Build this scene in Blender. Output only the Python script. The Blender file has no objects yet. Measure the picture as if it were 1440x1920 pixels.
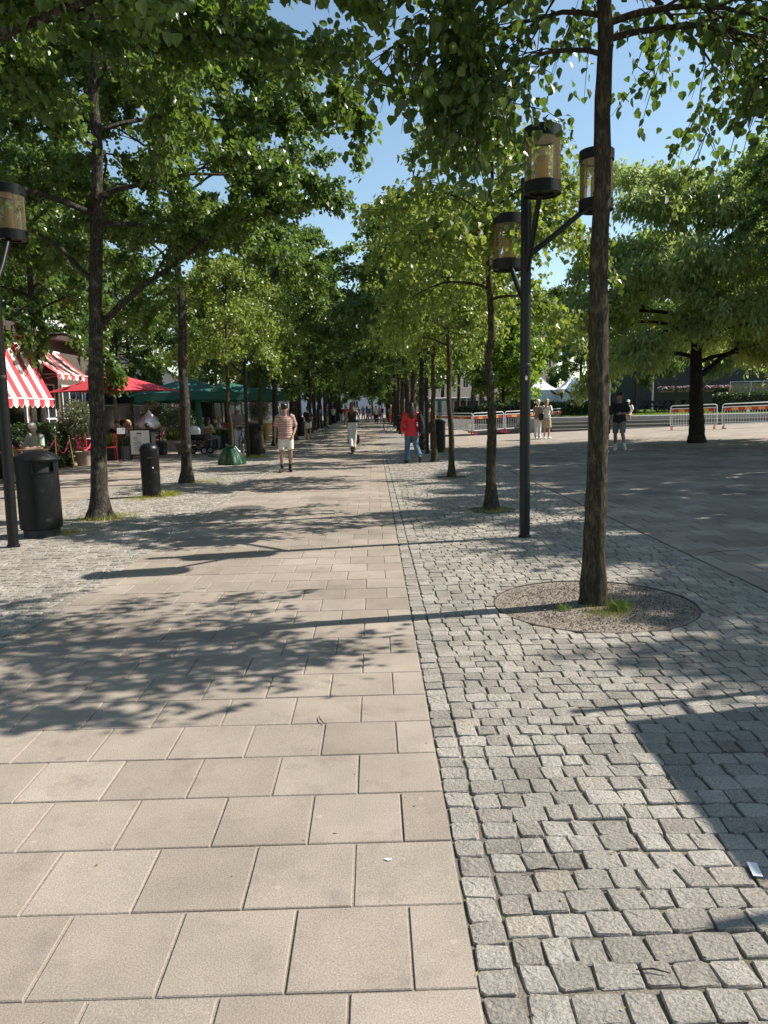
import bpy, bmesh, math, random
import numpy as np
from mathutils import Vector, Matrix
R = math.radians
PI = math.pi
scene = bpy.context.scene
C = scene.collection

# ------------------------------------------------------------------ camera
CAM_H, F_PX = 1.57, 1400.0
YAW, PITCH, ROLL = R(0.64), R(8.03), R(1.25)
cam_d = bpy.data.cameras.new('camera')
cam = bpy.data.objects.new('camera', cam_d)
C.objects.link(cam)
cam_d.sensor_fit = 'HORIZONTAL'
cam_d.sensor_width = 36.0
cam_d.lens = 36.0 * F_PX / 1440.0
cam_d.clip_start = 0.05
cam_d.clip_end = 3000
CM = Matrix.Rotation(-YAW, 3, 'Z') @ Matrix.Rotation(PI / 2 - PITCH, 3, 'X') @ Matrix.Rotation(-ROLL, 3, 'Z')
cam.matrix_world = Matrix.Translation((0, 0, CAM_H)) @ CM.to_4x4()
scene.camera = cam

# ------------------------------------------------------------------ sky and sun
SUN_EL, SUN_AZ = R(43.5), R(10.5)            # azimuth measured from +X towards +Y
sdir = Vector((math.cos(SUN_AZ) * math.cos(SUN_EL), math.sin(SUN_AZ) * math.cos(SUN_EL), math.sin(SUN_EL)))
world = bpy.data.worlds.new('World')
scene.world = world
world.use_nodes = True
wn = world.node_tree
bg = wn.nodes['Background']
sky = wn.nodes.new('ShaderNodeTexSky')
sky.sky_type = 'NISHITA'
sky.sun_disc = False
sky.sun_elevation = SUN_EL
sky.sun_rotation = PI / 2 - SUN_AZ
sky.altitude = 20
sky.air_density = 1.0
sky.dust_density = 0.5
sky.ozone_density = 1.0
tint = wn.nodes.new('ShaderNodeMix')              # even colour balance over the whole sky
tint.data_type = 'RGBA'
tint.blend_type = 'MULTIPLY'
tint.inputs[0].default_value = 1.0
tint.inputs[7].default_value = (1.02, 1.06, 0.98, 1)
wn.links.new(sky.outputs[0], tint.inputs[6])
wn.links.new(tint.outputs[2], bg.inputs[0])
bg.inputs[1].default_value = 0.115
sun_d = bpy.data.lights.new('sun', 'SUN')
sun_d.energy = 5.0
sun_d.angle = R(0.53)
sun_d.color = (1.0, 0.945, 0.87)
sun = bpy.data.objects.new('sun', sun_d)
C.objects.link(sun)
sun.rotation_euler = sdir.to_track_quat('Z', 'Y').to_euler()
sun.location = sdir * 60
vs = scene.view_settings
vs.view_transform = 'Standard'
vs.look = 'None'
vs.gamma = 1.0
vs.use_curve_mapping = False
vs.exposure = 0.67
scene.cycles.max_bounces = 8
scene.cycles.transparent_max_bounces = 16
scene.cycles.transmission_bounces = 6

# ------------------------------------------------------------------ pixel helpers: a pixel of the photograph is a direction only
def gz(X):
    return 0.022 * max(0.0, X - 3.25)
def ray(x, y):
    return CM @ Vector(((x - 720) / F_PX, -(y - 960) / F_PX, -1.0))
def at(x, y, D):                              # where that direction is D metres down the walkway
    d = ray(x, y)
    return Vector((0, 0, CAM_H)) + d * (D / d.y)
def G(x, y, z=None):                          # where it meets the ground
    d = ray(x, y)
    zz = 0.0 if z is None else z
    p = Vector((0, 0, CAM_H)) + d * ((zz - CAM_H) / d.z)
    if z is None:
        for _ in range(8):
            zz = gz(p.x)
            p = Vector((0, 0, CAM_H)) + d * ((zz - CAM_H) / d.z)
    return p

# ------------------------------------------------------------------ object helpers
def tag(o, label=None, cat=None, group=None, kind=None):
    if label: o['label'] = label
    if cat: o['category'] = cat
    if group: o['group'] = group
    if kind: o['kind'] = kind
    return o
def thing(name, label, cat, loc=(0, 0, 0), rz=0.0, group=None):
    o = bpy.data.objects.new(name, None)
    C.objects.link(o)
    o.empty_display_size = 0.2
    o.location = loc
    o.rotation_euler = (0, 0, rz)
    return tag(o, label, cat, group)
def mobj(name, me, parent=None, loc=None):
    o = bpy.data.objects.new(name, me)
    C.objects.link(o)
    if parent: o.parent = parent
    if loc is not None: o.location = loc
    return o
def kids(o):
    return [c for c in list(CH.get(o.name, []))]
def copy_tree(o, loc, rz=0.0, scale=None, parent=None, label=None, group=None):
    c = o.copy()
    C.objects.link(c)
    if parent is not None:
        c.parent = parent
    else:
        c.location = loc
        c.rotation_euler = (o.rotation_euler[0], o.rotation_euler[1], rz)
        if scale: c.scale = scale if hasattr(scale, '__len__') else (scale,) * 3
        if label: c['label'] = label
        if group: c['group'] = group
    for ch in o.children:
        copy_tree(ch, None, parent=c)
    return c

class MB:
    def __init__(s): s.v = []; s.f = []; s.mi = []; s.cur = 0
    def add(s, vs_, fs):
        b = len(s.v)
        s.v += [tuple(p) for p in vs_]
        for f in fs:
            s.f.append([i + b for i in f]); s.mi.append(s.cur)
        return s
    def box(s, c, d, rz=0.0, rx=0.0, bev=0.0):
        x, y, z = d[0] / 2, d[1] / 2, d[2] / 2
        if bev <= 0:
            P = [(-x, -y, -z), (x, -y, -z), (x, y, -z), (-x, y, -z), (-x, -y, z), (x, -y, z), (x, y, z), (-x, y, z)]
            Fc = [(3, 2, 1, 0), (4, 5, 6, 7), (0, 1, 5, 4), (1, 2, 6, 5), (2, 3, 7, 6), (3, 0, 4, 7)]
        else:
            b = bev
            P = []
            for zz, i in ((-z, b), (-z + b, 0), (z - b, 0), (z, b)):
                P += [(-x + i, -y + i, zz), (x - i, -y + i, zz), (x - i, y - i, zz), (-x + i, y - i, zz)]
            Fc = [(3, 2, 1, 0), (12, 13, 14, 15)]
            for k in range(3):
                for i in range(4):
                    j = (i + 1) % 4
                    Fc.append((4 * k + i, 4 * k + j, 4 * k + 4 + j, 4 * k + 4 + i))
        m = Matrix.Translation(c) @ Matrix.Rotation(rz, 4, 'Z') @ Matrix.Rotation(rx, 4, 'X')
        return s.add([m @ Vector(p) for p in P], Fc)
    def tube(s, pts, rad, n=8, lat=None, asp=1.0, cap=True):
        pts = [Vector(p) for p in pts]
        k = len(pts)
        if not hasattr(rad, '__len__'): rad = [rad] * k
        if not hasattr(asp, '__len__'): asp = [asp] * k
        L = Vector(lat) if lat else None
        V = []
        for i, p in enumerate(pts):
            d = (pts[min(i + 1, k - 1)] - pts[max(i - 1, 0)])
            if d.length < 1e-9: d = Vector((0, 0, 1))
            d.normalize()
            if L is None:
                L = d.cross(Vector((0, 1, 0)))
                if L.length < 0.1: L = d.cross(Vector((1, 0, 0)))
            u = L - d * L.dot(d)
            if u.length < 1e-6: u = d.orthogonal()
            u.normalize()
            if not lat: L = u
            w = d.cross(u)
            for j in range(n):
                a = 2 * PI * j / n
                V.append(p + u * (math.cos(a) * rad[i]) + w * (math.sin(a) * rad[i] * asp[i]))
        Fc = []
        for i in range(k - 1):
            for j in range(n):
                q = (j + 1) % n
                Fc.append((i * n + j, i * n + q, (i + 1) * n + q, (i + 1) * n + j))
        if cap:
            Fc.append(tuple(range(n - 1, -1, -1)))
            Fc.append(tuple(range((k - 1) * n, k * n)))
        return s.add(V, Fc)
    def lathe(s, prof, n=24, c=(0, 0, 0), cap0=True, cap1=True, sx=1.0, sy=1.0):
        V = []
        for r, z in prof:
            for j in range(n):
                a = 2 * PI * j / n
                V.append((c[0] + r * math.cos(a) * sx, c[1] + r * math.sin(a) * sy, c[2] + z))
        Fc = []
        for i in range(len(prof) - 1):
            for j in range(n):
                q = (j + 1) % n
                Fc.append((i * n + j, i * n + q, (i + 1) * n + q, (i + 1) * n + j))
        if cap0: Fc.append(tuple(range(n - 1, -1, -1)))
        if cap1: Fc.append(tuple(range((len(prof) - 1) * n, len(prof) * n)))
        return s.add(V, Fc)
    def mesh(s, name, mat=None, smooth=None):
        me = bpy.data.meshes.new(name)
        me.from_pydata(s.v, [], s.f)
        if mat:
            for m in (mat if isinstance(mat, (list, tuple)) else [mat]): me.materials.append(m)
        if any(s.mi): me.polygons.foreach_set('material_index', s.mi)
        if smooth is not None:
            me.polygons.foreach_set('use_smooth', [True] * len(me.polygons))
            me.set_sharp_from_angle(angle=R(smooth))
        me.update()
        return me
    def build(s, name, mat, parent=None, smooth=None, loc=None):
        return mobj(name, s.mesh(name, mat, smooth), parent, loc)

# ------------------------------------------------------------------ materials
MATS = {}
def nodes_of(name):
    m = bpy.data.materials.new(name)
    m.use_nodes = True
    nt = m.node_tree
    return m, nt, nt.nodes['Principled BSDF']
def N(nt, t, **kw):
    n = nt.nodes.new(t)
    for k, v in kw.items():
        if k in n.inputs.keys(): n.inputs[k].default_value = v
        else: setattr(n, k, v)
    return n
def ramp(nt, src, stops):
    r = nt.nodes.new('ShaderNodeValToRGB')
    el = r.color_ramp.elements
    while len(el) < len(stops): el.new(0.5)
    for e, (p, c) in zip(el, stops):
        e.position = p
        e.color = (c[0], c[1], c[2], 1) if hasattr(c, '__len__') else (c, c, c, 1)
    nt.links.new(src, r.inputs[0])
    return r.outputs[0]
def mixc(nt, fac, a, b, mode='MIX'):
    m = nt.nodes.new('ShaderNodeMix')
    m.data_type = 'RGBA'
    m.blend_type = mode
    for k, v in ((0, fac), (6, a), (7, b)):
        if hasattr(v, 'is_linked') or hasattr(v, 'links'): nt.links.new(v, m.inputs[k])
        elif k == 0: m.inputs[0].default_value = v
        else: m.inputs[k].default_value = (v[0], v[1], v[2], 1)
    return m.outputs[2]
def vary(c, f):
    return tuple(min(1, x * f) for x in c)
def mat(name, col, rough=0.6, var=0.2, scale=6.0, bump=0.0, bscale=None, metal=0.0, spec=0.5, coat=0.0, stretch=None, detail=6.0):
    if name in MATS: return MATS[name]
    m, nt, b = nodes_of(name)
    tc = N(nt, 'ShaderNodeTexCoord')
    src = tc.outputs['Object']
    if stretch:
        mp = N(nt, 'ShaderNodeMapping')
        mp.inputs['Scale'].default_value = stretch
        nt.links.new(src, mp.inputs[0]); src = mp.outputs[0]
    nz = N(nt, 'ShaderNodeTexNoise', Scale=scale, Detail=detail, Roughness=0.6)
    nt.links.new(src, nz.inputs['Vector'])
    colr = ramp(nt, nz.outputs[0], [(0.3, vary(col, 1 - var)), (0.7, vary(col, 1 + var))])
    nt.links.new(colr, b.inputs['Base Color'])
    b.inputs['Roughness'].default_value = rough
    b.inputs['Metallic'].default_value = metal
    b.inputs['Specular IOR Level'].default_value = spec
    if coat: b.inputs['Coat Weight'].default_value = coat
    if bump:
        n2 = N(nt, 'ShaderNodeTexNoise', Scale=bscale or scale * 4, Detail=5.0)
        nt.links.new(src, n2.inputs['Vector'])
        bp = N(nt, 'ShaderNodeBump', Strength=bump, Distance=0.01)
        nt.links.new(n2.outputs[0], bp.inputs['Height'])
        nt.links.new(bp.outputs[0], b.inputs['Normal'])
    MATS[name] = m
    return m

def piece_random(nt):
    oi = N(nt, 'ShaderNodeObjectInfo')
    at_ = N(nt, 'ShaderNodeAttribute', attribute_name='rnd')
    ad = N(nt, 'ShaderNodeMath', operation='ADD')
    nt.links.new(oi.outputs['Random'], ad.inputs[0]); nt.links.new(at_.outputs['Fac'], ad.inputs[1])
    fr = N(nt, 'ShaderNodeMath', operation='FRACT')
    nt.links.new(ad.outputs[0], fr.inputs[0])
    return fr.outputs[0]
def stone_mat(name, stops, speck=0.25, sscale=220.0, blotch=0.25, bscale=1.3, bump=0.4, bumpscale=120.0, rough=0.85, bdist=0.004, brick=None, spots=False):
    m, nt, b = nodes_of(name)
    geo = N(nt, 'ShaderNodeNewGeometry')
    pos = geo.outputs['Position']
    base = ramp(nt, piece_random(nt), stops)
    if brick:
        br = N(nt, 'ShaderNodeTexBrick', Scale=1.0)
        br.offset = 0.5
        br.inputs['Brick Width'].default_value = brick[0]
        br.inputs['Row Height'].default_value = brick[1]
        br.inputs['Mortar Size'].default_value = brick[2]
        br.inputs['Color1'].default_value = (*stops[0][1], 1)
        br.inputs['Color2'].default_value = (*stops[-1][1], 1)
        br.inputs['Mortar'].default_value = (*brick[3], 1)
        nt.links.new(pos, br.inputs['Vector'])
        base = br.outputs['Color']
    n1 = N(nt, 'ShaderNodeTexNoise', Scale=sscale, Detail=4.0, Roughness=0.7)
    nt.links.new(pos, n1.inputs['Vector'])
    s1 = ramp(nt, n1.outputs[0], [(0.3, 1 - speck), (0.7, 1 + speck)])
    c = mixc(nt, 1.0, base, s1, 'MULTIPLY')
    n2 = N(nt, 'ShaderNodeTexNoise', Scale=bscale, Detail=7.0, Roughness=0.62)
    nt.links.new(pos, n2.inputs['Vector'])
    s2 = ramp(nt, n2.outputs[0], [(0.3, 1 - blotch), (0.68, 1 + blotch * 0.5)])
    c = mixc(nt, 1.0, c, s2, 'MULTIPLY')
    if spots:
        vo = N(nt, 'ShaderNodeTexVoronoi', Scale=2.3)
        nt.links.new(pos, vo.inputs['Vector'])
        n3 = N(nt, 'ShaderNodeTexNoise', Scale=9.0, Detail=3.0)
        nt.links.new(pos, n3.inputs['Vector'])
        ad = N(nt, 'ShaderNodeMath', operation='MULTIPLY_ADD')
        nt.links.new(n3.outputs[0], ad.inputs[0]); ad.inputs[1].default_value = 0.12
        nt.links.new(vo.outputs['Distance'], ad.inputs[2])
        f = ramp(nt, ad.outputs[0], [(0.095, 0.55), (0.115, 0.0)])
        c = mixc(nt, f, c, vary(stops[-1][1], 0.55))
        v2 = N(nt, 'ShaderNodeTexVoronoi', Scale=5.5)
        nt.links.new(pos, v2.inputs['Vector'])
        f = ramp(nt, v2.outputs['Distance'], [(0.05, 0.5), (0.075, 0.0)])
        c = mixc(nt, f, c, vary(stops[-1][1], 1.25))
        n5 = N(nt, 'ShaderNodeTexNoise', Scale=4.2, Detail=9.0, Roughness=.75)
        nt.links.new(pos, n5.inputs['Vector'])
        f = ramp(nt, n5.outputs[0], [(0.52, 0.0), (0.70, .55)])
        c = mixc(nt, f, c, vary(stops[0][1], 0.62))
    if name == 'joint_sand':
        n6 = N(nt, 'ShaderNodeTexNoise', Scale=2.6, Detail=7.0, Roughness=.7)
        nt.links.new(pos, n6.inputs['Vector'])
        c = mixc(nt, ramp(nt, n6.outputs[0], [(.5, 0.0), (.66, .8)]), c, (.10, .115, .03))
    nt.links.new(c, b.inputs['Base Color'])
    b.inputs['Roughness'].default_value = rough
    b.inputs['Specular IOR Level'].default_value = 0.3
    n4 = N(nt, 'ShaderNodeTexNoise', Scale=bumpscale, Detail=6.0, Roughness=0.65)
    nt.links.new(pos, n4.inputs['Vector'])
    bp = N(nt, 'ShaderNodeBump', Strength=bump, Distance=bdist)
    nt.links.new(n4.outputs[0], bp.inputs['Height'])
    nt.links.new(bp.outputs[0], b.inputs['Normal'])
    MATS[name] = m
    return m
SLAB = [(0.0, (.30, .246, .196)), (0.5, (.332, .276, .221)), (1.0, (.362, .304, .246))]
SETT = [(0.0, (.275, .243, .204)), (0.35, (.322, .29, .245)), (0.75, (.365, .33, .28)), (0.95, (.405, .368, .316)), (1.0, (.37, .325, .265))]
M_slab = stone_mat('slab', SLAB, speck=.32, sscale=190, blotch=.30, bscale=.9, bump=.6, bumpscale=140, bdist=.004, spots=True)
M_plaza = stone_mat('plaza_slab', [(0.0, (.25, .208, .165)), (0.5, (.31, .26, .208)), (1.0, (.365, .31, .25))], speck=.3, sscale=120, blotch=.38, bscale=.7, bump=.6, bumpscale=90, bdist=.004, spots=True)
M_slab_far = stone_mat('slab_far', SLAB, speck=.1, sscale=60, blotch=.18, brick=(.7, .35, .006, (.2, .17, .14)))
M_sett = stone_mat('sett', SETT, speck=.42, sscale=130, blotch=.28, bscale=2.6, bump=1.0, bumpscale=60, bdist=.014, rough=.9)
M_sett_far = stone_mat('sett_far', SETT[:4], speck=.2, sscale=40, blotch=.2, brick=(.22, .105, .014, (.12, .11, .1)))
M_joint = stone_mat('joint_sand', [(0, (.17, .145, .115)), (1, (.2, .175, .14))], speck=.5, sscale=160, blotch=.45, bscale=3.0, bump=.8, bumpscale=120, bdist=.006)
M_sand = stone_mat('slab_joint_sand', [(0, (.27, .23, .185)), (1, (.33, .285, .23))], speck=.5, sscale=160, blotch=.5, bscale=1.6, bump=.8, bumpscale=120, bdist=.004)
M_ground = stone_mat('outer_paving', SLAB, speck=.1, sscale=30, blotch=.2, bscale=.4)
M_gravel = stone_mat('gravel', [(0, (.085, .065, .052)), (.5, (.17, .135, .108)), (1, (.28, .235, .19))], speck=.4, sscale=90, blotch=.35, bscale=4, bump=.8, bumpscale=60, bdist=.01)

def leaf_mat(name, dark, light, trans=(.25, .4, .05), tfac=.35, rough=.36):
    m = bpy.data.materials.new(name)
    m.use_nodes = True
    nt = m.node_tree
    b = nt.nodes['Principled BSDF']
    out = nt.nodes['Material Output']
    a = N(nt, 'ShaderNodeAttribute', attribute_name='rnd')
    c = ramp(nt, a.outputs['Fac'], [(0.0, dark), (0.75, light), (1.0, vary(light, 1.35))])
    nt.links.new(c, b.inputs['Base Color'])
    b.inputs['Roughness'].default_value = rough
    b.inputs['Specular IOR Level'].default_value = 0.5
    t = N(nt, 'ShaderNodeBsdfTranslucent')
    t.inputs[0].default_value = (*trans, 1)
    mx = N(nt, 'ShaderNodeMixShader')
    mx.inputs[0].default_value = tfac
    nt.links.new(b.outputs[0], mx.inputs[1]); nt.links.new(t.outputs[0], mx.inputs[2])
    nt.links.new(mx.outputs[0], out.inputs[0])
    MATS[name] = m
    return m
L_lind = leaf_mat('leaf_linden', (.028, .058, .014), (.078, .13, .028), (.26, .40, .045), .30)
L_near = leaf_mat('leaf_linden_near', (.022, .05, .012), (.06, .105, .022), (.24, .38, .04), .24)
L_young = leaf_mat('leaf_young_linden', (.08, .12, .022), (.17, .22, .045), (.42, .52, .07), .38)
L_broad = leaf_mat('leaf_spreading', (.11, .15, .045), (.25, .30, .11), (.5, .62, .14), .42, .36)
L_lime = leaf_mat('leaf_bright', (.07, .13, .012), (.16, .25, .02), (.36, .5, .04), .40)
L_hedge = leaf_mat('leaf_hedge', (.014, .032, .008), (.05, .085, .018), (.1, .18, .02), .15)
L_olive = leaf_mat('leaf_olive', (.06, .08, .04), (.19, .22, .12), (.2, .25, .08), .2)
L_grass = leaf_mat('leaf_grass', (.14, .155, .02), (.40, .38, .06), (.45, .46, .05), .3)
L_petal_p = leaf_mat('petal_pink', (.45, .16, .3), (.75, .5, .62), (.7, .4, .5), .3)
L_petal_y = leaf_mat('petal_yellow', (.6, .35, .02), (.8, .65, .05), (.8, .6, .1), .3)

def bark_mat(name, dark, light, lichen=(.3, .29, .2), bands=0.0):
    m, nt, b = nodes_of(name)
    tc = N(nt, 'ShaderNodeTexCoord')
    mp = N(nt, 'ShaderNodeMapping')
    mp.inputs['Scale'].default_value = (26, 26, 5.0)
    nt.links.new(tc.outputs['Object'], mp.inputs[0])
    n1 = N(nt, 'ShaderNodeTexNoise', Scale=2.2, Detail=8.0, Roughness=.7)
    nt.links.new(mp.outputs[0], n1.inputs['Vector'])
    c = ramp(nt, n1.outputs[0], [(.36, vary(dark, .7)), (.5, dark), (.66, light)])
    n2 = N(nt, 'ShaderNodeTexNoise', Scale=7.0, Detail=6.0, Roughness=.7)
    nt.links.new(tc.outputs['Object'], n2.inputs['Vector'])
    f = ramp(nt, n2.outputs[0], [(.55, 0.0), (.70, .6)])
    c = mixc(nt, f, c, lichen)
    nt.links.new(c, b.inputs['Base Color'])
    b.inputs['Roughness'].default_value = .9
    b.inputs['Specular IOR Level'].default_value = .15
    bp = N(nt, 'ShaderNodeBump', Strength=1.0, Distance=.035)
    nt.links.new(n1.outputs[0], bp.inputs['Height'])
    nt.links.new(bp.outputs[0], b.inputs['Normal'])
    MATS[name] = m
    return m
B_lind = bark_mat('bark_linden', (.045, .038, .03), (.15, .125, .1))
B_young = bark_mat('bark_young', (.05, .042, .027), (.15, .122, .08), (.2, .18, .1))
B_dark = bark_mat('bark_dark', (.03, .024, .02), (.085, .07, .06), (.12, .11, .09))

M_black = mat('black_paint', (.008, .008, .009), .38, .35, 9, bump=.04, bscale=40, spec=.32)
M_blackm = mat('black_matt', (.016, .016, .017), .6, .3, 12)
M_steel = mat('galvanised_steel', (.55, .56, .57), .38, .12, 14, metal=.7)
M_white = mat('white_paint', (.78, .78, .76), .45, .06, 5)
M_red = mat('red_paint', (.55, .03, .03), .4, .12, 10)
M_yel = mat('yellow_tape', (.6, .36, .05), .4, .1, 10)
M_gold = mat('brass', (.6, .42, .16), .25, .12, 10, metal=.9)
M_rope = mat('pink_rope', (.55, .05, .12), .7, .15, 60, bump=.3)
M_terra = mat('terracotta', (.36, .27, .21), .8, .15, 9, bump=.1)
M_redfab = mat('red_fabric', (.58, .045, .06), .8, .08, 14, bump=.05)
M_creamfab = mat('cream_fabric', (.78, .73, .62), .8, .06, 14, bump=.05)
M_greenfab = mat('green_fabric', (.02, .13, .09), .75, .12, 8, bump=.05)
M_bag = mat('green_plastic_bag', (.012, .065, .026), .32, .25, 7, bump=.15, bscale=14)
M_dark = mat('dark_interior', (.018, .017, .016), .5, .3, 3)
M_beige = mat('beige_plaster', (.52, .42, .3), .85, .08, 3, bump=.05)
M_brown = mat('brown_roof', (.07, .045, .035), .7, .2, 5)
M_wood = mat('oak_wood', (.30, .19, .1), .6, .25, 5, stretch=(1, 8, 8))
M_slate = mat('charcoal_cladding', (.035, .036, .04), .75, .15, 3)
M_conc = mat('concrete', (.33, .31, .29), .85, .12, 4, bump=.1)
M_pave_step = mat('shaded_granite_step', (.15, .135, .12), .85, .14, 20, bump=.1)  # granite darkened to paint the shade on the risers
M_paper = mat('white_card', (.82, .82, .8), .6, .03, 5)
M_rubber = mat('rubber', (.015, .015, .015), .8, .2, 20)
M_lawn = mat('lawn_soil', (.07, .13, .025), .9, .25, 3, bump=.3)
M_foil = mat('ice_cream_foil', (.62, .55, .55), .33, .35, 6, metal=.35, bump=.5, bscale=9)
M_cone = mat('wafer_cone', (.6, .33, .08), .7, .12, 20)
M_icewhite = mat('soft_ice', (.8, .78, .72), .5, .05, 6)
M_cloth = mat('table_cloth', (.75, .75, .76), .8, .05, 8)
def glass_mat(name, tint, amount=.16, diff=(.5, .35, .12), dfac=.2, rough=.06):
    m = bpy.data.materials.new(name)
    m.use_nodes = True
    nt = m.node_tree
    nt.nodes.remove(nt.nodes['Principled BSDF'])
    out = nt.nodes['Material Output']
    tr = N(nt, 'ShaderNodeBsdfTransparent'); tr.inputs[0].default_value = (*tint, 1)
    gl = N(nt, 'ShaderNodeBsdfGlossy'); gl.inputs['Roughness'].default_value = rough
    df = N(nt, 'ShaderNodeBsdfTranslucent'); df.inputs[0].default_value = (*diff, 1)
    d2 = N(nt, 'ShaderNodeBsdfDiffuse'); d2.inputs[0].default_value = (*diff, 1)
    ad = N(nt, 'ShaderNodeMixShader'); ad.inputs[0].default_value = .5
    nt.links.new(df.outputs[0], ad.inputs[1]); nt.links.new(d2.outputs[0], ad.inputs[2])
    m1 = N(nt, 'ShaderNodeMixShader'); m1.inputs[0].default_value = dfac
    nt.links.new(tr.outputs[0], m1.inputs[1]); nt.links.new(ad.outputs[0], m1.inputs[2])
    fr = N(nt, 'ShaderNodeFresnel'); fr.inputs[0].default_value = 1.45
    m2 = N(nt, 'ShaderNodeMixShader')
    nt.links.new(fr.outputs[0], m2.inputs[0])
    nt.links.new(m1.outputs[0], m2.inputs[1]); nt.links.new(gl.outputs[0], m2.inputs[2])
    nt.links.new(m2.outputs[0], out.inputs[0])
    MATS[name] = m
    return m
M_lglass = glass_mat('lantern_glass', (.97, .95, .9), dfac=.17, diff=(.9, .74, .45))
M_amber = glass_mat('lantern_amber', (.85, .66, .35), dfac=.7, diff=(.85, .6, .24), rough=.3)
M_pane = mat('window_pane', (.03, .035, .04), .08, .4, 1.5, spec=.8)
M_clear = glass_mat('clear_glass', (.82, .88, .86), dfac=.06, diff=(.4, .45, .45))
# ------------------------------------------------------------------ ground, walkway, sett strips, square
XR, XL = 0.25, -2.57                          # edges of the slab walkway
SR, SL = 3.2, -5.4                            # outer edges of the two sett strips
MOD = 0.3505
Y0 = 1.825
TREE_D = [5.7 + 5.35 * k for k in range(18)]
TX_R, TX_L = 1.7, -4.15
PITS = {0: .77, 1: .34, 2: .32, 3: .32}

def sheet(name, x0, x1, y0, y1, z, m, zr=None, parent=None):
    mb = MB()
    z2 = z if zr is None else zr
    mb.add([(x0, y0, z), (x1, y0, z2), (x1, y1, z2), (x0, y1, z)], [(0, 1, 2, 3)])
    o = mb.build(name, m, parent)
    if parent is None: o['kind'] = 'structure'
    return o
sheet('ground', -900, 900, -900, 1500, -0.35, M_ground)
path = sheet('path', XL, XR, -4, 160, -0.006, M_sand)
strip_r = sheet('sett_pavement', XR, SR, -4, 160, -0.013, M_joint)
strip_l = sheet('sett_pavement', SL, XL, -4, 160, -0.013, M_joint)
prom = sheet('promenade', -60, SL, -4, 200, -0.007, M_sand)
square = sheet('square', SR, 60, -6, 37.5, gz(SR) - .010, M_joint, zr=gz(60) - .010)

def np_mesh(name, V, Fq, m, rnd=None, smooth=False):
    """V (n,3), Fq list of (m,k) index arrays"""
    me = bpy.data.meshes.new(name)
    me.vertices.add(len(V))
    me.vertices.foreach_set('co', np.ascontiguousarray(V, dtype=np.float32).ravel())
    loops = np.concatenate([f.ravel() for f in Fq]).astype(np.int32)
    starts, o = [], 0
    for f in Fq:
        starts.append(o + np.arange(len(f)) * f.shape[1]); o += f.size
    starts = np.concatenate(starts).astype(np.int32)
    me.loops.add(len(loops)); me.polygons.add(len(starts))
    me.loops.foreach_set('vertex_index', loops)
    me.polygons.foreach_set('loop_start', starts)
    me.materials.append(m)
    me.update(calc_edges=True)
    me.polygons.foreach_set('use_smooth', np.full(len(starts), bool(smooth)))
    if smooth: me.set_sharp_from_angle(angle=R(22))
    if rnd is not None:
        a = me.attributes.new('rnd', 'FLOAT', 'POINT')
        a.data.foreach_set('value', np.ascontiguousarray(rnd, dtype=np.float32))
    return me

rng = np.random.default_rng(7)
def unit_piece(kind, seed):
    """unit-footprint stone: V (n,3) x,y in -.5..+.5, z in metres from the top; faces"""
    g = np.random.default_rng(seed)
    if kind == 'sett':
        a = [(-.5, -.40), (-.42, -.5), (.42, -.5), (.5, -.40), (.5, .40), (.42, .5), (-.42, .5), (-.5, .40)]
        a = np.array(a) * (1 + g.uniform(-.05, .05, (8, 1))) + g.uniform(-.045, .045, (8, 2))
        ins = .945 + g.uniform(-.05, .03, (8, 1))
        r0 = np.c_[a, np.full(8, -.034)]
        r1 = np.c_[a * .995, np.full(8, -.0055) + g.uniform(-.003, .0015, 8)]
        r2 = np.c_[a * ins, g.uniform(-.0025, .001, 8)]
        r3 = np.c_[a * .5 + g.uniform(-.018, .018, (8, 2)), g.uniform(-.0018, .0018, 8)]
        V = np.r_[r0, r1, r2, r3, [[0, 0, g.uniform(-.001, .002)]]]
        F4 = [[8 * k + i, 8 * k + (i + 1) % 8, 8 * k + 8 + (i + 1) % 8, 8 * k + 8 + i] for k in range(3) for i in range(8)]
        F3 = [[24 + i, 24 + (i + 1) % 8, 32] for i in range(8)]
        return V, np.array(F4), np.array(F3)
    if kind == 'sett_low':
        a = np.array([(-.5, -.5), (.5, -.5), (.5, .5), (-.5, .5)]) * .98 + g.uniform(-.05, .05, (4, 2))
        V = np.r_[np.c_[a, np.full(4, -.03)], np.c_[a, np.full(4, -.007)], np.c_[a * .88, g.uniform(-.003, .003, 4)]]
    else:
        a = np.array([(-.5, -.5), (.5, -.5), (.5, .5), (-.5, .5)])
        V = np.r_[np.c_[a, np.full(4, -.03)], np.c_[a, np.full(4, -.0035)], np.c_[a * .984, np.zeros(4)]]
    F4 = [[4 * k + i, 4 * k + (i + 1) % 4, 4 * k + 4 + (i + 1) % 4, 4 * k + 4 + i] for k in range(2) for i in range(4)] + [[8, 9, 10, 11]]
    return V, np.array(F4), None
def piece_mesh(kind, seed, m):
    V, F4, F3 = unit_piece(kind, seed)
    return np_mesh(kind.split('_')[0], V, [F4] + ([F3] if F3 is not None else []), m, smooth=False)

def in_view(x, y):
    if y < 1.7: return False
    d = CM.transposed() @ Vector((x, y, -CAM_H))
    px = 720 + F_PX * d.x / -d.z; py = 960 - F_PX * d.y / -d.z
    return -30 < px < 1470 and py < 1990

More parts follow.
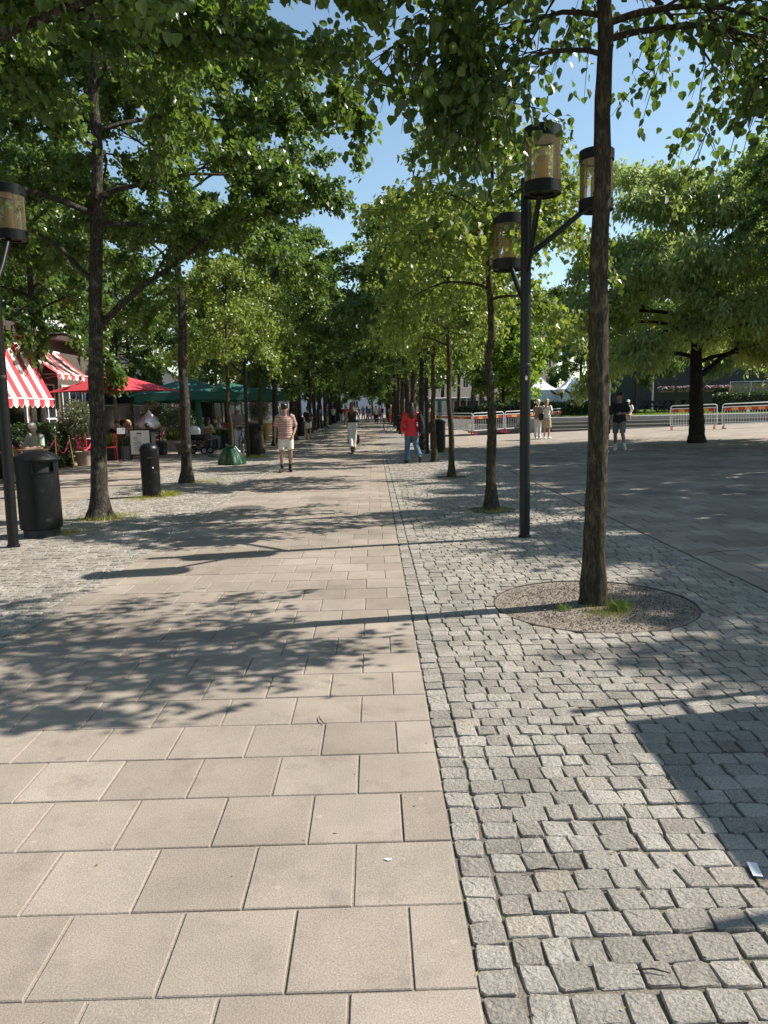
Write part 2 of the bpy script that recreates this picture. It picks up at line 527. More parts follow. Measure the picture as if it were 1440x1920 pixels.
def lay(parent, pieces, kinds, name, m, nparts, seed, pits=(), zfun=None):
    """pieces: array (n,6) x,y,z,sx,sy,rot. The nparts that show largest become objects, the rest one stuff mesh"""
    g = np.random.default_rng(seed)
    P = np.array(pieces)
    near_pit = np.zeros(len(P), bool)
    keep = np.ones(len(P), bool)
    for (cx, cy, PIT_R) in pits:
        d = np.hypot(P[:, 0] - cx, P[:, 1] - cy)
        keep &= d > PIT_R - .015
        near_pit |= d < PIT_R + .12
    P, near_pit = P[keep], near_pit[keep]
    vis = np.array([in_view(p[0], p[1]) for p in P])
    size = P[:, 3] * P[:, 4] / np.maximum(P[:, 1], .5) ** 3
    size[~vis] = 0; size[near_pit] = 0
    order = np.argsort(-size)
    part = np.zeros(len(P), bool)
    part[order[:nparts]] = size[order[:nparts]] > 0
    protos = [piece_mesh(kinds[0], seed * 10 + k, m) for k in range(10)]
    for i in np.nonzero(part)[0]:
        o = bpy.data.objects.new(name, protos[int(g.integers(10))])
        C.objects.link(o)
        o.parent = parent
        o.location = P[i, :3]
        o.rotation_euler = (0, -math.atan(.022) if (zfun and P[i, 0] > 3.25) else 0, P[i, 5])
        o.scale = (P[i, 3], P[i, 4], 1)
    rest = np.nonzero(~part)[0]
    Vs, F4s, F3s, rn, off = [], [], [], [], 0
    tm = {k: [unit_piece(k, seed * 10 + j) for j in range(10)] for k in set(kinds)}
    lod = np.where(P[:, 1] < 9.5, 0, 1) if len(kinds) > 1 else np.zeros(len(P), int)
    for i in rest:
        V, F4, F3 = tm[kinds[lod[i]]][int(g.integers(10))]
        W = V.copy()
        c, s = math.cos(P[i, 5]), math.sin(P[i, 5])
        x, y = V[:, 0] * P[i, 3], V[:, 1] * P[i, 4]
        W[:, 0] = P[i, 0] + x * c - y * s
        W[:, 1] = P[i, 1] + x * s + y * c
        W[:, 2] = V[:, 2] + P[i, 2]
        if zfun: W[:, 2] += .022 * np.maximum(0, W[:, 0] - 3.25) - .022 * max(0, P[i, 0] - 3.25)
        if near_pit[i]:
            for (cx, cy, PIT_R) in pits:
                d = np.hypot(W[:, 0] - cx, W[:, 1] - cy)
                b = d < PIT_R + .012
                if b.any():
                    k = (PIT_R + .012 + (np.arange(len(W)) % 3) * .0005)[b] / np.maximum(d[b], 1e-6)
                    W[b, 0] = cx + (W[b, 0] - cx) * k
                    W[b, 1] = cy + (W[b, 1] - cy) * k
        Vs.append(W); F4s.append(F4 + off)
        if F3 is not None: F3s.append(F3 + off)
        rn.append(np.full(len(W), g.random())); off += len(W)
    Fq = [np.concatenate(F4s)] + ([np.concatenate(F3s)] if F3s else [])
    o = mobj(name, np_mesh(name, np.concatenate(Vs), Fq, m, np.concatenate(rn), smooth=False), parent)
    o['kind'] = 'stuff'

# walkway slabs in half bond
ps = []
W = (XR - XL) / 8
for r in range(-6, 124):
    yc = Y0 + MOD * (r + .5)
    xs = [XR - W / 2] + [XR - W / 2 - W * (i + 1) for i in range(7)] if r % 2 == 0 else None
    if r % 2 == 0: e = [XR, *[XR - W * (i + .5) for i in range(8)], XL]
    else: e = [XR - W * i for i in range(9)]
    for a, b in zip(e[:-1], e[1:]):
        ps.append(((a + b) / 2, yc, rng.uniform(-.0015, .0015), a - b - .0085, MOD - .0085, rng.uniform(-.002, .002)))
lay(path, ps, ['slab'], 'slab', M_slab, 300, 1)
yend = Y0 + MOD * 124
sheet('far_slabs', XL, XR, yend, 160, -.002, M_slab_far, parent=path)

def sett_rows(x0, x1, y0, y1, border_right=True):
    out = []
    yb = y0
    bx = x0 + .055 if border_right else x1 - .055
    while yb < y1:                            # single edging course along the walkway
        l = rng.uniform(.088, .118)
        out.append((bx + rng.uniform(-.003, .003), yb + l / 2, rng.uniform(-.005, .001), .102, l - .007, rng.uniform(-.04, .04)))
        yb += l
    fx0, fx1 = (x0 + .113, x1) if border_right else (x0, x1 - .113)
    y = y0
    k = 0
    while y < y1:
        h = rng.uniform(.098, .114)
        x = fx0
        ph = rng.uniform(0, 6)
        while x < fx1 - .04:
            l = min(rng.uniform(.088, .142), fx1 - x)
            if fx1 - x - l < .05: l = fx1 - x
            wob = .010 * math.sin(x * 1.9 + y * .35) + .006 * math.sin(x * 5.1 + ph)
            out.append((x + l / 2, y + h / 2 + wob, rng.uniform(-.005, .002), l - rng.uniform(.002, .010), h - rng.uniform(.002, .009), rng.normal(0, .03)))
            x += l
        y += h
    return out
pits_r = [(TX_R, TREE_D[0], .77), (TX_R + .04, TREE_D[1] + .05, .34), (TX_R, TREE_D[2], .32), (TX_R, TREE_D[3] - .6, .32)]
S_END = 30.0
lay(strip_r, sett_rows(XR + .004, SR - .01, .6, S_END), ['sett', 'sett_low'], 'sett', M_sett, 300, 2, pits=pits_r)
lay(strip_l, sett_rows(SL + .01, XL - .004, 3.2, S_END, False), ['sett', 'sett_low'], 'sett', M_sett, 300, 3)
sheet('far_setts', XR, SR, S_END + .06, 160, -.004, M_sett_far, parent=strip_r)
sheet('far_setts', SL, XL, S_END + .06, 160, -.004, M_sett_far, parent=strip_l)

def slab_field(x0, nx, y0, ny, sgn=1):
    out = []
    for r in range(ny):
        for i in range(nx):
            x = x0 + sgn * MOD * (i + .5 + (.5 if r % 2 else 0))
            out.append((x, y0 + MOD * (r + .5), gz(x) + rng.uniform(-.0018, .0018), MOD - .010, MOD - .010, rng.uniform(-.002, .002)))
        x = x0 + sgn * MOD * (.25 if r % 2 else nx + .25)
        out.append((x, y0 + MOD * (r + .5), gz(x), MOD / 2 - .007, MOD - .007, 0))
    return out
lay(square, slab_field(SR + .01, 26, 3.2, 76), ['slab'], 'slab', M_plaza, 300, 4, zfun=True)
lay(prom, slab_field(SL - .01, 14, 8.0, 66, -1), ['slab'], 'slab', M_slab, 300, 5)
for (xa, xb, ya, yb) in ((SR + .01 + MOD * 26.5, 60, 3.2, 37.5), (SR + .01, SR + .01 + MOD * 26.5, 3.2 + MOD * 76, 37.5), (SR + .01, 60, -6, 3.2)):
    sheet('far_slabs', xa, xb, ya, yb, gz(xa) - .003, M_slab_far, zr=gz(xb) - .003, parent=square)
for (xa, xb, ya, yb) in ((-60, SL - .01 - MOD * 14.5, -4, 200), (SL - .01 - MOD * 14.5, SL - .01, 8 + MOD * 66, 200), (SL - .01 - MOD * 14.5, SL - .01, -4, 8)):
    sheet('far_slabs', xa, xb, ya, yb, -.003, M_slab_far, parent=prom)

# ------------------------------------------------------------------ leaves
LEAF = (np.array([(0, 0, 0), (-.40, .10, .10), (-.46, .45, .13), (-.22, .80, .06), (0, 1.02, -.05), (.22, .80, .06), (.46, .45, .13), (.40, .10, .10)]),
        np.array([(0, 4, 3, 2), (0, 6, 5, 4)]), np.array([(0, 2, 1), (0, 7, 6)]))
LEAF_LO = (np.array([(0, 0, 0), (-.46, .40, .10), (0, 1.0, -.04), (.46, .40, .10)]), np.array([(0, 3, 2, 1)]), None)
LEAF_NARROW = (np.array([(0, 0, 0), (-.2, .4, .04), (0, 1.0, -.06), (.2, .4, .04)]), np.array([(0, 3, 2, 1)]), None)
def norm(a):
    return a / np.maximum(np.linalg.norm(a, axis=1, keepdims=True), 1e-9)
def leaves(name, pos, axis, nrm, size, m, tmpl, g):
    n = len(pos)
    axis = norm(axis)
    lat = norm(np.cross(axis, nrm))
    nr = np.cross(lat, axis)
    T, F4, F3 = tmpl
    k = len(T)
    V = pos[:, None, :] + size[:, None, None] * (lat[:, None, :] * T[None, :, 0:1] + axis[:, None, :] * T[None, :, 1:2] + nr[:, None, :] * T[None, :, 2:3])
    base = (np.arange(n) * k)[:, None, None]
    Fq = [(F4[None] + base).reshape(-1, 4)]
    if F3 is not None: Fq.append((F3[None] + base).reshape(-1, 3))
    return np_mesh(name, V.reshape(-1, 3), Fq, m, np.repeat(g.random(n), k))

def sample_twigs(tw, n, g):
    A = np.array([t[0] for t in tw]); B = np.array([t[1] for t in tw]); L = np.linalg.norm(B - A, axis=1)
    w = L / L.sum()
    i = g.choice(len(tw), n, p=w)
    t = g.random(n)[:, None]
    return A[i] * (1 - t) + B[i] * t, norm(B[i] - A[i])

def grow(seed, Ht, bole, r0, Rad, nlimb=24, droop=.9, e0=(12, 60), lean=(0, 0), prof=None, wander=.12, flare=1.6, twist=0.0, extra=(), low_len=.8, nbr=8, bole_limit=None, hang=.12):
    """returns wood MB and list of twig segments"""
    g = np.random.default_rng(seed)
    mb = MB()
    n = 14
    tp = []
    wx = np.cumsum(g.normal(0, wander * .28, n + 1)); wy = np.cumsum(g.normal(0, wander * .28, n + 1))
    wx -= wx[0]; wy -= wy[0]
    top = Ht * .95
    for i in range(n + 1):
        t = i / n
        z = top * t
        tp.append(Vector((wx[i] * min(1, t * 3) + lean[0] * z, wy[i] * min(1, t * 3) + lean[1] * z, z)))
    def rt(z):
        q = max(0.0, 1 - z / Ht)
        r = r0 * (.18 + .82 * q ** .9)
        if z < .5: r *= 1 + (flare - 1) * (1 - z / .5) ** 2
        return r
    def tpos(z):
        f = min(max(z / top * n, 0), n - 1e-6)
        i = int(f); return tp[i].lerp(tp[i + 1], f - i)
    # trunk rings, finely spaced with knots
    pts, rad = [], []
    zz = [-.06, 0, .06, .15, .28, .45] + [.45 + (top - .45) * k / 60 for k in range(1, 61)]
    for z in zz:
        p = tpos(max(z, 0)).copy(); p.z = z
        pts.append(p); rad.append(rt(max(z, 0)) * (1 + g.uniform(-.035, .045)))
    b = len(mb.v)
    mb.tube(pts, rad, 18)
    for i in range(b, len(mb.v)):             # lobed, slightly lumpy bark outline
        v = Vector(mb.v[i]); c = tpos(max(v.z, 0))
        a = math.atan2(v.y - c.y, v.x - c.x)
        k = 1 + .05 * math.sin(3 * a + v.z * 1.3 + seed) + .04 * math.sin(5 * a - v.z * 2.2) + g.uniform(-.03, .03)
        if v.z < .25: k += .10 * math.sin(5 * a + seed) * (1 - max(v.z, 0) / .25)
        mb.v[i] = (c.x + (v.x - c.x) * k, c.y + (v.y - c.y) * k, v.z)
    for z in sorted(g.uniform(1.0, bole + 1.0, 5)):     # healed pruning knots
        a = g.uniform(0, 2 * PI); c0 = tpos(z); r = rt(z)
        d0 = Vector((math.cos(a), math.sin(a), .1))
        mb.tube([c0 + d0 * r * .6, c0 + d0 * r * 1.02, c0 + d0 * r * 1.16], [r * .55, r * .42, r * .22], 8)
    tw = []
    if prof is None: prof = lambda q: (low_len + (1 - low_len) * min(1, q / .3)) * (1 - max(0, q - .3) / .7 * .78)
    def limb(p0, az, el, L, rr, dr, lv=0):
        k = 8
        pts = [p0]; rad = [rr]
        a, e = az, el
        for i in range(k):
            st = L / k
            d = Vector((math.cos(a) * math.cos(e), math.sin(a) * math.cos(e), math.sin(e)))
            pts.append(pts[-1] + d * st)
            rad.append(max(.004, rr * (1 - (i + 1) / k * .9)))
            a += g.normal(0, .12); e += -dr / k + g.normal(0, .07)
        mb.tube(pts, rad, 6, cap=False)
        return pts, rad
    specs = []
    for i in range(nlimb):
        q = ((i + .4) / nlimb)
        z = bole + (top - .15 - bole) * q ** .92 + g.uniform(-.12, .12)
        specs.append((max(z, bole - .1), i * 2.39996 + twist + g.normal(0, .25), R(e0[0] + (e0[1] - e0[0]) * q + g.normal(0, 8)), Rad * prof(q) * g.uniform(.82, 1.12), None))
    for s in extra: specs.append(s)
    for (z, az, el, L, rr) in specs:
        p0 = tpos(z)
        rr = rr or min(rt(z) * .55, .012 + .017 * L)
        pts, rad = limb(p0, az, el, L / max(.55, math.cos(el) * .95), rr, droop)
        m = len(pts)
        for j in range(nbr):
            t = .22 + .78 * (j + g.uniform(.1, .9)) / nbr
            f = min(t * (m - 1), m - 1.001); i0 = int(f)
            q0 = pts[i0].lerp(pts[i0 + 1], f - i0)
            d = (pts[i0 + 1] - pts[i0]).normalized()
            side = 1 if j % 2 else -1
            baz = math.atan2(d.y, d.x) + side * g.uniform(.5, 1.15)
            bel = math.asin(max(-1, min(1, d.z))) + g.uniform(-.25, .45)
            bl = (.42 * L * (1.15 - t) + .28) * g.uniform(.75, 1.15)
            bp = [q0]
            for s_ in range(4):
                dd = Vector((math.cos(baz) * math.cos(bel), math.sin(baz) * math.cos(bel), math.sin(bel)))
                bp.append(bp[-1] + dd * bl / 4)
                baz += g.normal(0, .16); bel -= g.uniform(.05, .3) * droop
            br_ = max(.005, rad[i0] * .5)
            mb.tube(bp, [br_, br_ * .8, br_ * .6, br_ * .45, .003], 4, cap=False)
            tw.append((bp[2], bp[4]))
            for s_ in range(5):
                f2 = g.uniform(.35, 4) if s_ else 3.9
                i2 = min(int(f2), 3)
                w0 = bp[i2].lerp(bp[i2 + 1], f2 - i2)
                wd = (bp[i2 + 1] - bp[i2]).normalized() + Vector((g.normal(0, .55), g.normal(0, .55), g.normal(-.12, .4)))
                wl = g.uniform(.16, .42)
                w1 = w0 + wd.normalized() * wl
                w2 = w1 + (wd.normalized() + Vector((0, 0, -hang * 4))).normalized() * wl * .5
                tw.append((w0, w1)); tw.append((w1, w2))
                mb.tube([w0, w1, w2], [.005, .0035, .002], 3, cap=False)
        tw.append((pts[-2], pts[-1]))
    return mb, tw

def crown_mesh(tw, n, size, m, seed, tmpl=LEAF, spread=.07, hang=.8, flat=.75, jit=.3):
    g = np.random.default_rng(seed + 99)
    tw2 = [(tuple(a), tuple(b)) for a, b in tw]
    p, d = sample_twigs(tw2, n, g)
    p = p + g.normal(0, spread, (n, 3))
    ax = d * .6 + g.normal(0, .75, (n, 3)) + np.array([0, 0, -hang])
    up = np.array([0, 0, 1.0]) + g.normal(0, flat, (n, 3))
    return leaves('crown', p, ax, up, size * g.uniform(1 - jit, 1 + jit, n), m, tmpl, g)

def make_tree(name, label, group, loc, rz, seed, nleaf, lsize, lm, bm, tmpl=LEAF, cat='tree', crown_kw={}, **kw):
    mb, tw = grow(seed, **kw)
    t = thing(name, label, cat, loc, rz, group)
    mb.build('trunk', bm, t, smooth=60)
    mobj('crown', crown_mesh(tw, nleaf, lsize, lm, seed, tmpl, **crown_kw), t)
    return t
# ------------------------------------------------------------------ trees along the walkway
GR, GL = 'lindens along the square side of the walkway', 'lindens along the cafe side of the walkway'
tR1 = make_tree('linden_tree', 'slim linden in a round gravel pit with a grass tuft, beside the lamp post', GR, (TX_R, TREE_D[0], 0), 0, 11, 10500, .07, L_near, B_young,
    Ht=7.6, bole=4.3, r0=.088, Rad=1.35, nlimb=15, droop=1.2, e0=(20, 60), wander=.10, lean=(-.017, 0), twist=2.9, flare=1.3, hang=.08, low_len=.95, crown_kw=dict(hang=.9, spread=.06),
    extra=[(4.0, 3.25, R(12), 1.0, .022), (4.25, 2.85, R(16), 1.1, .024), (4.1, .05, R(14), 1.5, .028), (4.2, -.2, R(12), 1.5, .028), (4.4, .5, R(20), 1.6, .028), (4.5, -.9, R(15), 1.4, .026), (4.6, -.1, R(18), 1.6, .026), (4.45, 3.4, R(20), 1.35, .026)])
tL0 = make_tree('linden_tree', 'leafy linden with boughs overhanging the walkway, next to the leaning lamp post', GL, (TX_L, TREE_D[0], 0), 0, 21, 90000, .064, L_lind, B_lind,
    Ht=9.5, bole=3.9, r0=.15, Rad=3.5, nlimb=21, droop=.7, e0=(16, 60), twist=.4, nbr=7, crown_kw=dict(spread=.055),
    extra=[(3.7, .05, R(21), 4.8, .05), (4.0, -.2, R(20), 4.7, .05), (4.0, .3, R(19), 4.4, .05)])
tL1 = make_tree('linden_tree', 'forked dark linden between the domed litter bin and the narrow ash bin', GL, (TX_L, TREE_D[1] + .1, 0), 0, 31, 92000, .08, L_lind, B_lind, tmpl=LEAF_LO,
    Ht=9.6, bole=4.0, r0=.122, Rad=3.6, nlimb=21, droop=.7, e0=(14, 58), lean=(.05, 0), twist=1.2, wander=.16, flare=1.75, nbr=7, crown_kw=dict(spread=.06),
    extra=[(2.75, .2, R(45), 2.6, .055), (3.4, 2.8, R(42), 2.2, .04)])
tL2 = make_tree('linden_tree', 'straight dark linden with grass at its foot, just beyond the narrow ash bin', GL, (TX_L, TREE_D[2] + .1, 0), 0, 41, 56000, .086, L_lind, B_lind, tmpl=LEAF_LO,
    Ht=9.2, bole=4.1, r0=.118, Rad=3.4, nlimb=21, droop=.75, e0=(12, 58), lean=(.02, 0), twist=2.0, nbr=7, crown_kw=dict(spread=.06))
tR2 = make_tree('linden_tree', 'young yellow-green linden in the round pit just beyond the lamp post', GR, (TX_R + .04, TREE_D[1] + .05, 0), 0, 51, 10500, .082, L_young, B_young, tmpl=LEAF_LO,
    Ht=5.4, bole=3.05, r0=.08, Rad=1.35, nlimb=17, droop=1.1, e0=(15, 62), wander=.09, twist=.7, hang=.22, nbr=6, crown_kw=dict(hang=1.0, spread=.05), low_len=.9)
tR3 = make_tree('linden_tree', 'thin-stemmed young linden in the second pit beyond the lamp post', GR, (TX_R, TREE_D[2], 0), 0, 61, 11500, .084, L_young, B_young, tmpl=LEAF_LO,
    Ht=5.9, bole=2.85, r0=.068, Rad=1.35, nlimb=18, droop=1.1, e0=(15, 62), wander=.08, twist=2.2, hang=.22, nbr=6, crown_kw=dict(hang=1.0, spread=.05), low_len=.9)
copy_tree(tR2, (TX_R, TREE_D[3] - .6, 0), 2.1, (1, 1, 1.06), label='young linden beside the walking woman in the red jacket')
copy_tree(tR3, (TX_L, TREE_D[3] + .1, 0), 1.0, (1.05, 1.05, .98), label='young linden with a green watering bag round its foot')
copy_tree(tR2, (TX_L + .08, TREE_D[4] - .1, 0), 4.0, (1.1, 1.1, 1.05), label='young linden right behind the litter bin and the white-capped man')
# older trees further down both rows share two lighter crowns
tF = [make_tree('linden_tree', 'mature linden far down the row on the square side of the walkway', GR, (TX_R + .05, TREE_D[4], 0), 0, 71, 22000, .14, L_lind, B_lind, tmpl=LEAF_LO,
    Ht=8.6, bole=3.4, r0=.14, Rad=2.9, nlimb=20, droop=.8, e0=(12, 60), twist=.3, nbr=7, crown_kw=dict(spread=.09)),
    make_tree('linden_tree', 'mature linden far down the row on the square side of the walkway', GR, (TX_R, TREE_D[5], 0), 0, 81, 22000, .14, L_lind, B_lind, tmpl=LEAF_LO,
    Ht=9.0, bole=3.5, r0=.15, Rad=3.0, nlimb=20, droop=.8, e0=(12, 60), twist=1.3, nbr=7, crown_kw=dict(spread=.09))]
for k in range(6, 18):
    copy_tree(tF[k % 2], (TX_R + random.Random(k).uniform(-.1, .1), TREE_D[k], 0), k * 1.7, .9 + .05 * (k % 4))
for k in range(5, 18):
    copy_tree(tF[(k + 1) % 2], (TX_L + random.Random(k + 50).uniform(-.1, .1), TREE_D[k], 0), k * 2.3, .98 + .06 * (k % 4),
              label='mature linden far down the row on the cafe side of the walkway', group=GL)
# trees standing among the cafe pavilions
GC = 'trees among the cafe pavilions'
for k, (x, y, s) in enumerate([(-10.9, 24.9, 1.15), (-14.5, 31, 1.1), (-12.8, 38.5, 1.05), (-14.5, 46, 1.15), (-19.5, 27, 1.15), (-18.5, 38, 1.2), (-10.5, 54, 1.1), (-22, 52, 1.3), (-14, 68, 1.3), (-24, 70, 1.5), (-15, 18.5, 1.0), (-9.5, 74, 1.1)]):
    copy_tree(tF[k % 2], (x, y, 0), k * 1.3, s, group=GC,
              label='tree whose trunk rises between the striped awnings' if k == 0 else 'leafy tree standing among the cafe pavilions')
copy_tree(tL2, (-8.5, 14.4, 0), 2.6, 1.0, group=GC, label='linden whose boughs shade the large striped awning')
# trees of the square
TZ_ = .82
tB = make_tree('spreading_tree', 'low spreading broad-crowned tree with dark forked trunk before the white barriers', None, G(1305, 830), 0, 91, 100000, .18, L_broad, B_dark, tmpl=LEAF_NARROW,
    Ht=7.4, bole=2.6, r0=.25, Rad=3.9, nlimb=34, droop=.9, prof=lambda q: 1 - .62 * q ** 2.2, e0=(16, 58), wander=.12, twist=.2, nbr=10, hang=.15, flare=1.25, low_len=.92, crown_kw=dict(hang=1.1, spread=.16, flat=.6),
    extra=[(2.1, .15, R(36), 3.6, .11)])
GS = 'spreading trees around the square'
for k, (x, y, s, z) in enumerate([(16.5, 20.5, 1.1, .28), (27, 50, 1.2, .82)]):
    copy_tree(tB, (x, y, z), 1.1 + k * 1.9, s, group=GS, label='broad-crowned tree standing about the steps and lawn of the square')
tB['group'] = GS
for k, (x, y, s) in enumerate(((15.2, 43.5, .8), (19.7, 45.5, .85))):
    copy_tree(tF[k], (x, y, TZ_), 1.0 + k, s, group='trees on the raised lawn', label=['tree on the lawn right of the black-shirted man', 'grey-trunked tree on the lawn behind the dark forked trunk'][k])
GN = 'lindens shading the near side of the square'
for k, (x, y, s) in enumerate([(12.3, 8.4, .95), (12.2, 13.6, 1.0), (12.4, 18.6, 1.0), (14.6, 10.8, 1.0), (14.4, 16.2, 1.05)]):
    copy_tree(tL1 if k > 2 else tL2, (x, y, gz(x)), 1.0 + k * 2.1, s, group=GN, label='linden shading the near side of the square')
for (x, y, a) in ((10.1, 6.0, 1.0), (9.9, 9.9, 3.0)):
    copy_tree(tR2, (x, y, gz(x)), a, 1.3, group='young lindens at the near edge of the square', label='young linden standing at the near edge of the square')
tG = make_tree('maple_tree', 'bright lime-green small maple behind the barriers by the white tent', None, (at(944, 760, 47.5).x, 47.5, .3), 0, 101, 9000, .2, L_lime, B_dark, tmpl=LEAF_LO,
    Ht=6.2, bole=1.7, r0=.12, Rad=2.2, nlimb=20, droop=.5, e0=(25, 70), crown_kw=dict(spread=.14))
tG2 = copy_tree(tG, (at(968, 760, 48.3).x, 48.3, .3), 2.0, .95, label='second lime-green small maple beside the white tent')
GW = 'woodland trees beyond the square'
for k, (x, y, s) in enumerate([(6.8, 60, 1.1), (11, 82, 1.5), (17, 86, 1.5), (23, 90, 1.6), (30, 84, 1.6), (8.5, 92, 1.6), (14, 98, 1.8), (38, 82, 1.7), (46, 76, 1.6), (5.2, 96, 1.4), (21, 76, 1.3), (9.5, 72, 1.2)]):
    copy_tree(tF[k % 2], (x, y, .2), k * 2.2, s, group=GW, label='tall tree in the wood beyond the tents and barriers')

# ------------------------------------------------------------------ tree pits with steel rim and gravel
def tuft(g, n, spread, hmin, hmax):
    p = np.c_[g.normal(0, spread, n), g.normal(0, spread, n), np.zeros(n)]
    ax = np.c_[g.normal(0, .45, n), g.normal(0, .45, n), np.ones(n)]
    return p, ax, g.uniform(hmin, hmax, n) * 1.5
BLADE = (np.array([(-.03, 0, 0), (.03, 0, 0), (.018, .6, .04), (0, 1, .16), (-.018, .6, .04)]), np.array([(0, 1, 2, 4)]), np.array([(4, 2, 3)]))
def grass(name, label, loc, n, spread, h0, h1, seed, m=L_grass, group=None):
    g = np.random.default_rng(seed)
    p, ax, s = tuft(g, n, spread, h0, h1)
    me = leaves(name, p, ax, g.normal(0, 1, (n, 3)), s, m, BLADE, g)
    return tag(mobj(name, me, None, loc), label, 'grass', group, 'stuff')
M_rim = mat('rim_steel', (.13, .11, .09), .6, .3, 20, metal=.4)
for k, (cx, cy, PIT_R) in enumerate(pits_r):
    t = thing('tree_pit', ['round gravel tree pit at the foot of the slim linden by the lamp post', 'round gravel tree pit just beyond the lamp post',
        'round gravel tree pit second beyond the lamp post', 'round gravel tree pit beside the woman in red'][k], 'tree pit', (cx, cy, 0), 0, 'gravel tree pits')
    mb = MB(); mb.lathe([(PIT_R + .002, -.022), (PIT_R + .002, .001), (PIT_R + .008, .001), (PIT_R + .008, -.022)], 72, cap0=False, cap1=False)
    mb.build('rim', M_rim, t, smooth=30)
    mb = MB(); mb.lathe([(PIT_R + .001, -.0088), (PIT_R * .7, -.0075), (PIT_R * .3, -.002), (.05, .004), (.001, .004)], 48, cap0=False, cap1=False)
    mb.build('gravel_bed', M_gravel, t, smooth=60)
    g = np.random.default_rng(k + 5)
    n = 5200 if k == 0 else 500
    r = (PIT_R - .02) * np.sqrt(g.random(n)); a = g.uniform(0, 2 * PI, n)
    q = np.array([(1, 0, -.4), (-.5, .87, -.4), (-.5, -.87, -.4), (0, 0, .8)])
    sz = g.uniform(.003, .009, n)[:, None, None] * (1 if k == 0 else 2)
    V = np.c_[r * np.cos(a), r * np.sin(a), -.0088 + .012 * (1 - r / PIT_R) + .001][:, None, :] + (q[None] + g.uniform(-.35, .35, (n, 4, 3))) * sz
    Fq = (np.array([(0, 1, 3), (1, 2, 3), (2, 0, 3), (0, 2, 1)])[None] + (np.arange(n) * 4)[:, None, None]).reshape(-1, 3)
    o = mobj('gravel', np_mesh('gravel', V.reshape(-1, 3), [Fq], M_gravel, np.repeat(g.random(n), 4)), t)
    o['kind'] = 'stuff'
L_grass2 = leaf_mat('leaf_grass_green', (.04, .075, .012), (.12, .17, .03), (.25, .34, .04), .3)
grass('grass_tuft', 'bushy green grass tuft at the near tree foot in the large gravel pit', (1.84, 5.50, -.008), 300, .045, .03, .085, 1, L_grass2)
grass('grass_tuft', 'yellow-green grass straggling between two tufts in the gravel pit', (1.70, 5.42, -.010), 420, .09, .012, .045, 2)
grass('grass_tuft', 'little green grass tuft left alone in the gravel pit', (1.42, 5.55, -.010), 110, .03, .025, .06, 3, L_grass2)
grass('grass_tuft', 'dry grass ring at the foot of the young linden beyond the lamp', (1.75, 11.0, -.012), 420, .13, .02, .06, 4)
grass('grass_tuft', 'bright yellow-green grass at the foot of the ash bin', G(316, 930), 420, .10, .03, .10, 5)
grass('grass_tuft', 'pale grass litter around the ash bin base', G(265, 936), 500, .16, .02, .05, 6)
grass('grass_tuft', 'sparse grass at the foot of the forked linden', G(200, 972), 1100, .22, .02, .07, 7)
grass('grass_tuft', 'grass patch spreading from the straight dark linden', G(380, 904), 600, .24, .02, .06, 8)
grass('grass_tuft', 'grass fringe around the litter bin beside the young linden', G(482, 858), 700, .25, .03, .09, 9)
grass('grass_tuft', 'weeds at the base of the domed litter bin', G(130, 1000), 260, .12, .02, .06, 10)

# ------------------------------------------------------------------ lamp posts
def lamp_post(label, loc, rz=0.0):
    t = thing('lamp_post', label, 'lamp post', loc, rz, 'black three-lantern lamp posts')
    mb = MB(); mb.lathe([(.075, -.02), (.075, .02), (.062, .03), (.06, 2.2), (.058, 4.05), (.03, 4.06)], 20, cap0=False)
    mb.build('pole', M_black, t, smooth=35)
    mb = MB(); mb.lathe([(.0605, 1.98), (.0635, 1.985), (.0635, 2.02), (.0605, 2.025)], 20, cap0=False, cap1=False); mb.build('pole_collar', M_blackm, t, smooth=35)
    st = MB(); st.tube([(0.0, -.0618, 1.86), (0, -.0665, 1.86)], .026, 14, asp=.6); st.build('sticker', M_paper, t)
    for (ox, oy, zb, zarm) in ((.02, -.72, 3.68, 3.05), (.80, .06, 3.70, 3.22), (-.06, .78, 3.20, 2.70)):
        d = Vector((ox, oy, 0)).normalized()
        mb = MB(); mb.tube([d * .03 + Vector((0, 0, zarm)), d * .3 + Vector((0, 0, zarm + (zb - zarm) * .42)), Vector((ox, oy, 0)) * .86 + Vector((0, 0, zb + .03))], [.034, .032, .030], 12)
        mb.build('arm', M_black, t, smooth=40)
        mb = MB(); mb.lathe([(.185, 0), (.192, .004), (.192, .118), (.178, .120), (.178, .012), (.120, .012), (.120, .03), (.04, .03)], 36, cap0=False)
        ln = mb.build('lantern', M_black, t, smooth=30, loc=(ox, oy, zb))
        mb = MB(); mb.lathe([(.04, .555), (.187, .555), (.187, .53), (.192, .53), (.192, .64), (.185, .645), (.02, .655)], 36, cap0=True)
        mb.build('lantern_cap', M_black, ln, smooth=30)
        mb = MB(); mb.lathe([(.181, .10), (.181, .55)], 36, cap0=False, cap1=False); mb.build('glass', M_lglass, ln, smooth=60)
        mb = MB(); mb.lathe([(.06, .031), (.06, .36), (.055, .37), (.02, .37)], 20, cap0=False); mb.build('inner_shade', M_amber, ln, smooth=30)
        mb = MB(); mb.lathe([(.165, .549), (.165, .542)], 24, cap0=True, cap1=True); mb.build('reflector', M_wood2, ln, smooth=30)
        for a in range(4):
            q = R(35 + 90 * a)
            mb = MB(); mb.tube([(.168 * math.cos(q), .168 * math.sin(q), .02), (.168 * math.cos(q), .168 * math.sin(q), .545)], .006, 6)
            mb.build('rod', M_gold, ln)
    return t
M_wood2 = mat('lantern_reflector', (.5, .4, .24), .4, .1, 20)
lp = lamp_post('black lamp post with clear lanterns standing between the first two tree pits', (1.76, 8.72, 0))
SUNZ = 'black lamp post with three lanterns further along the row on the square side'
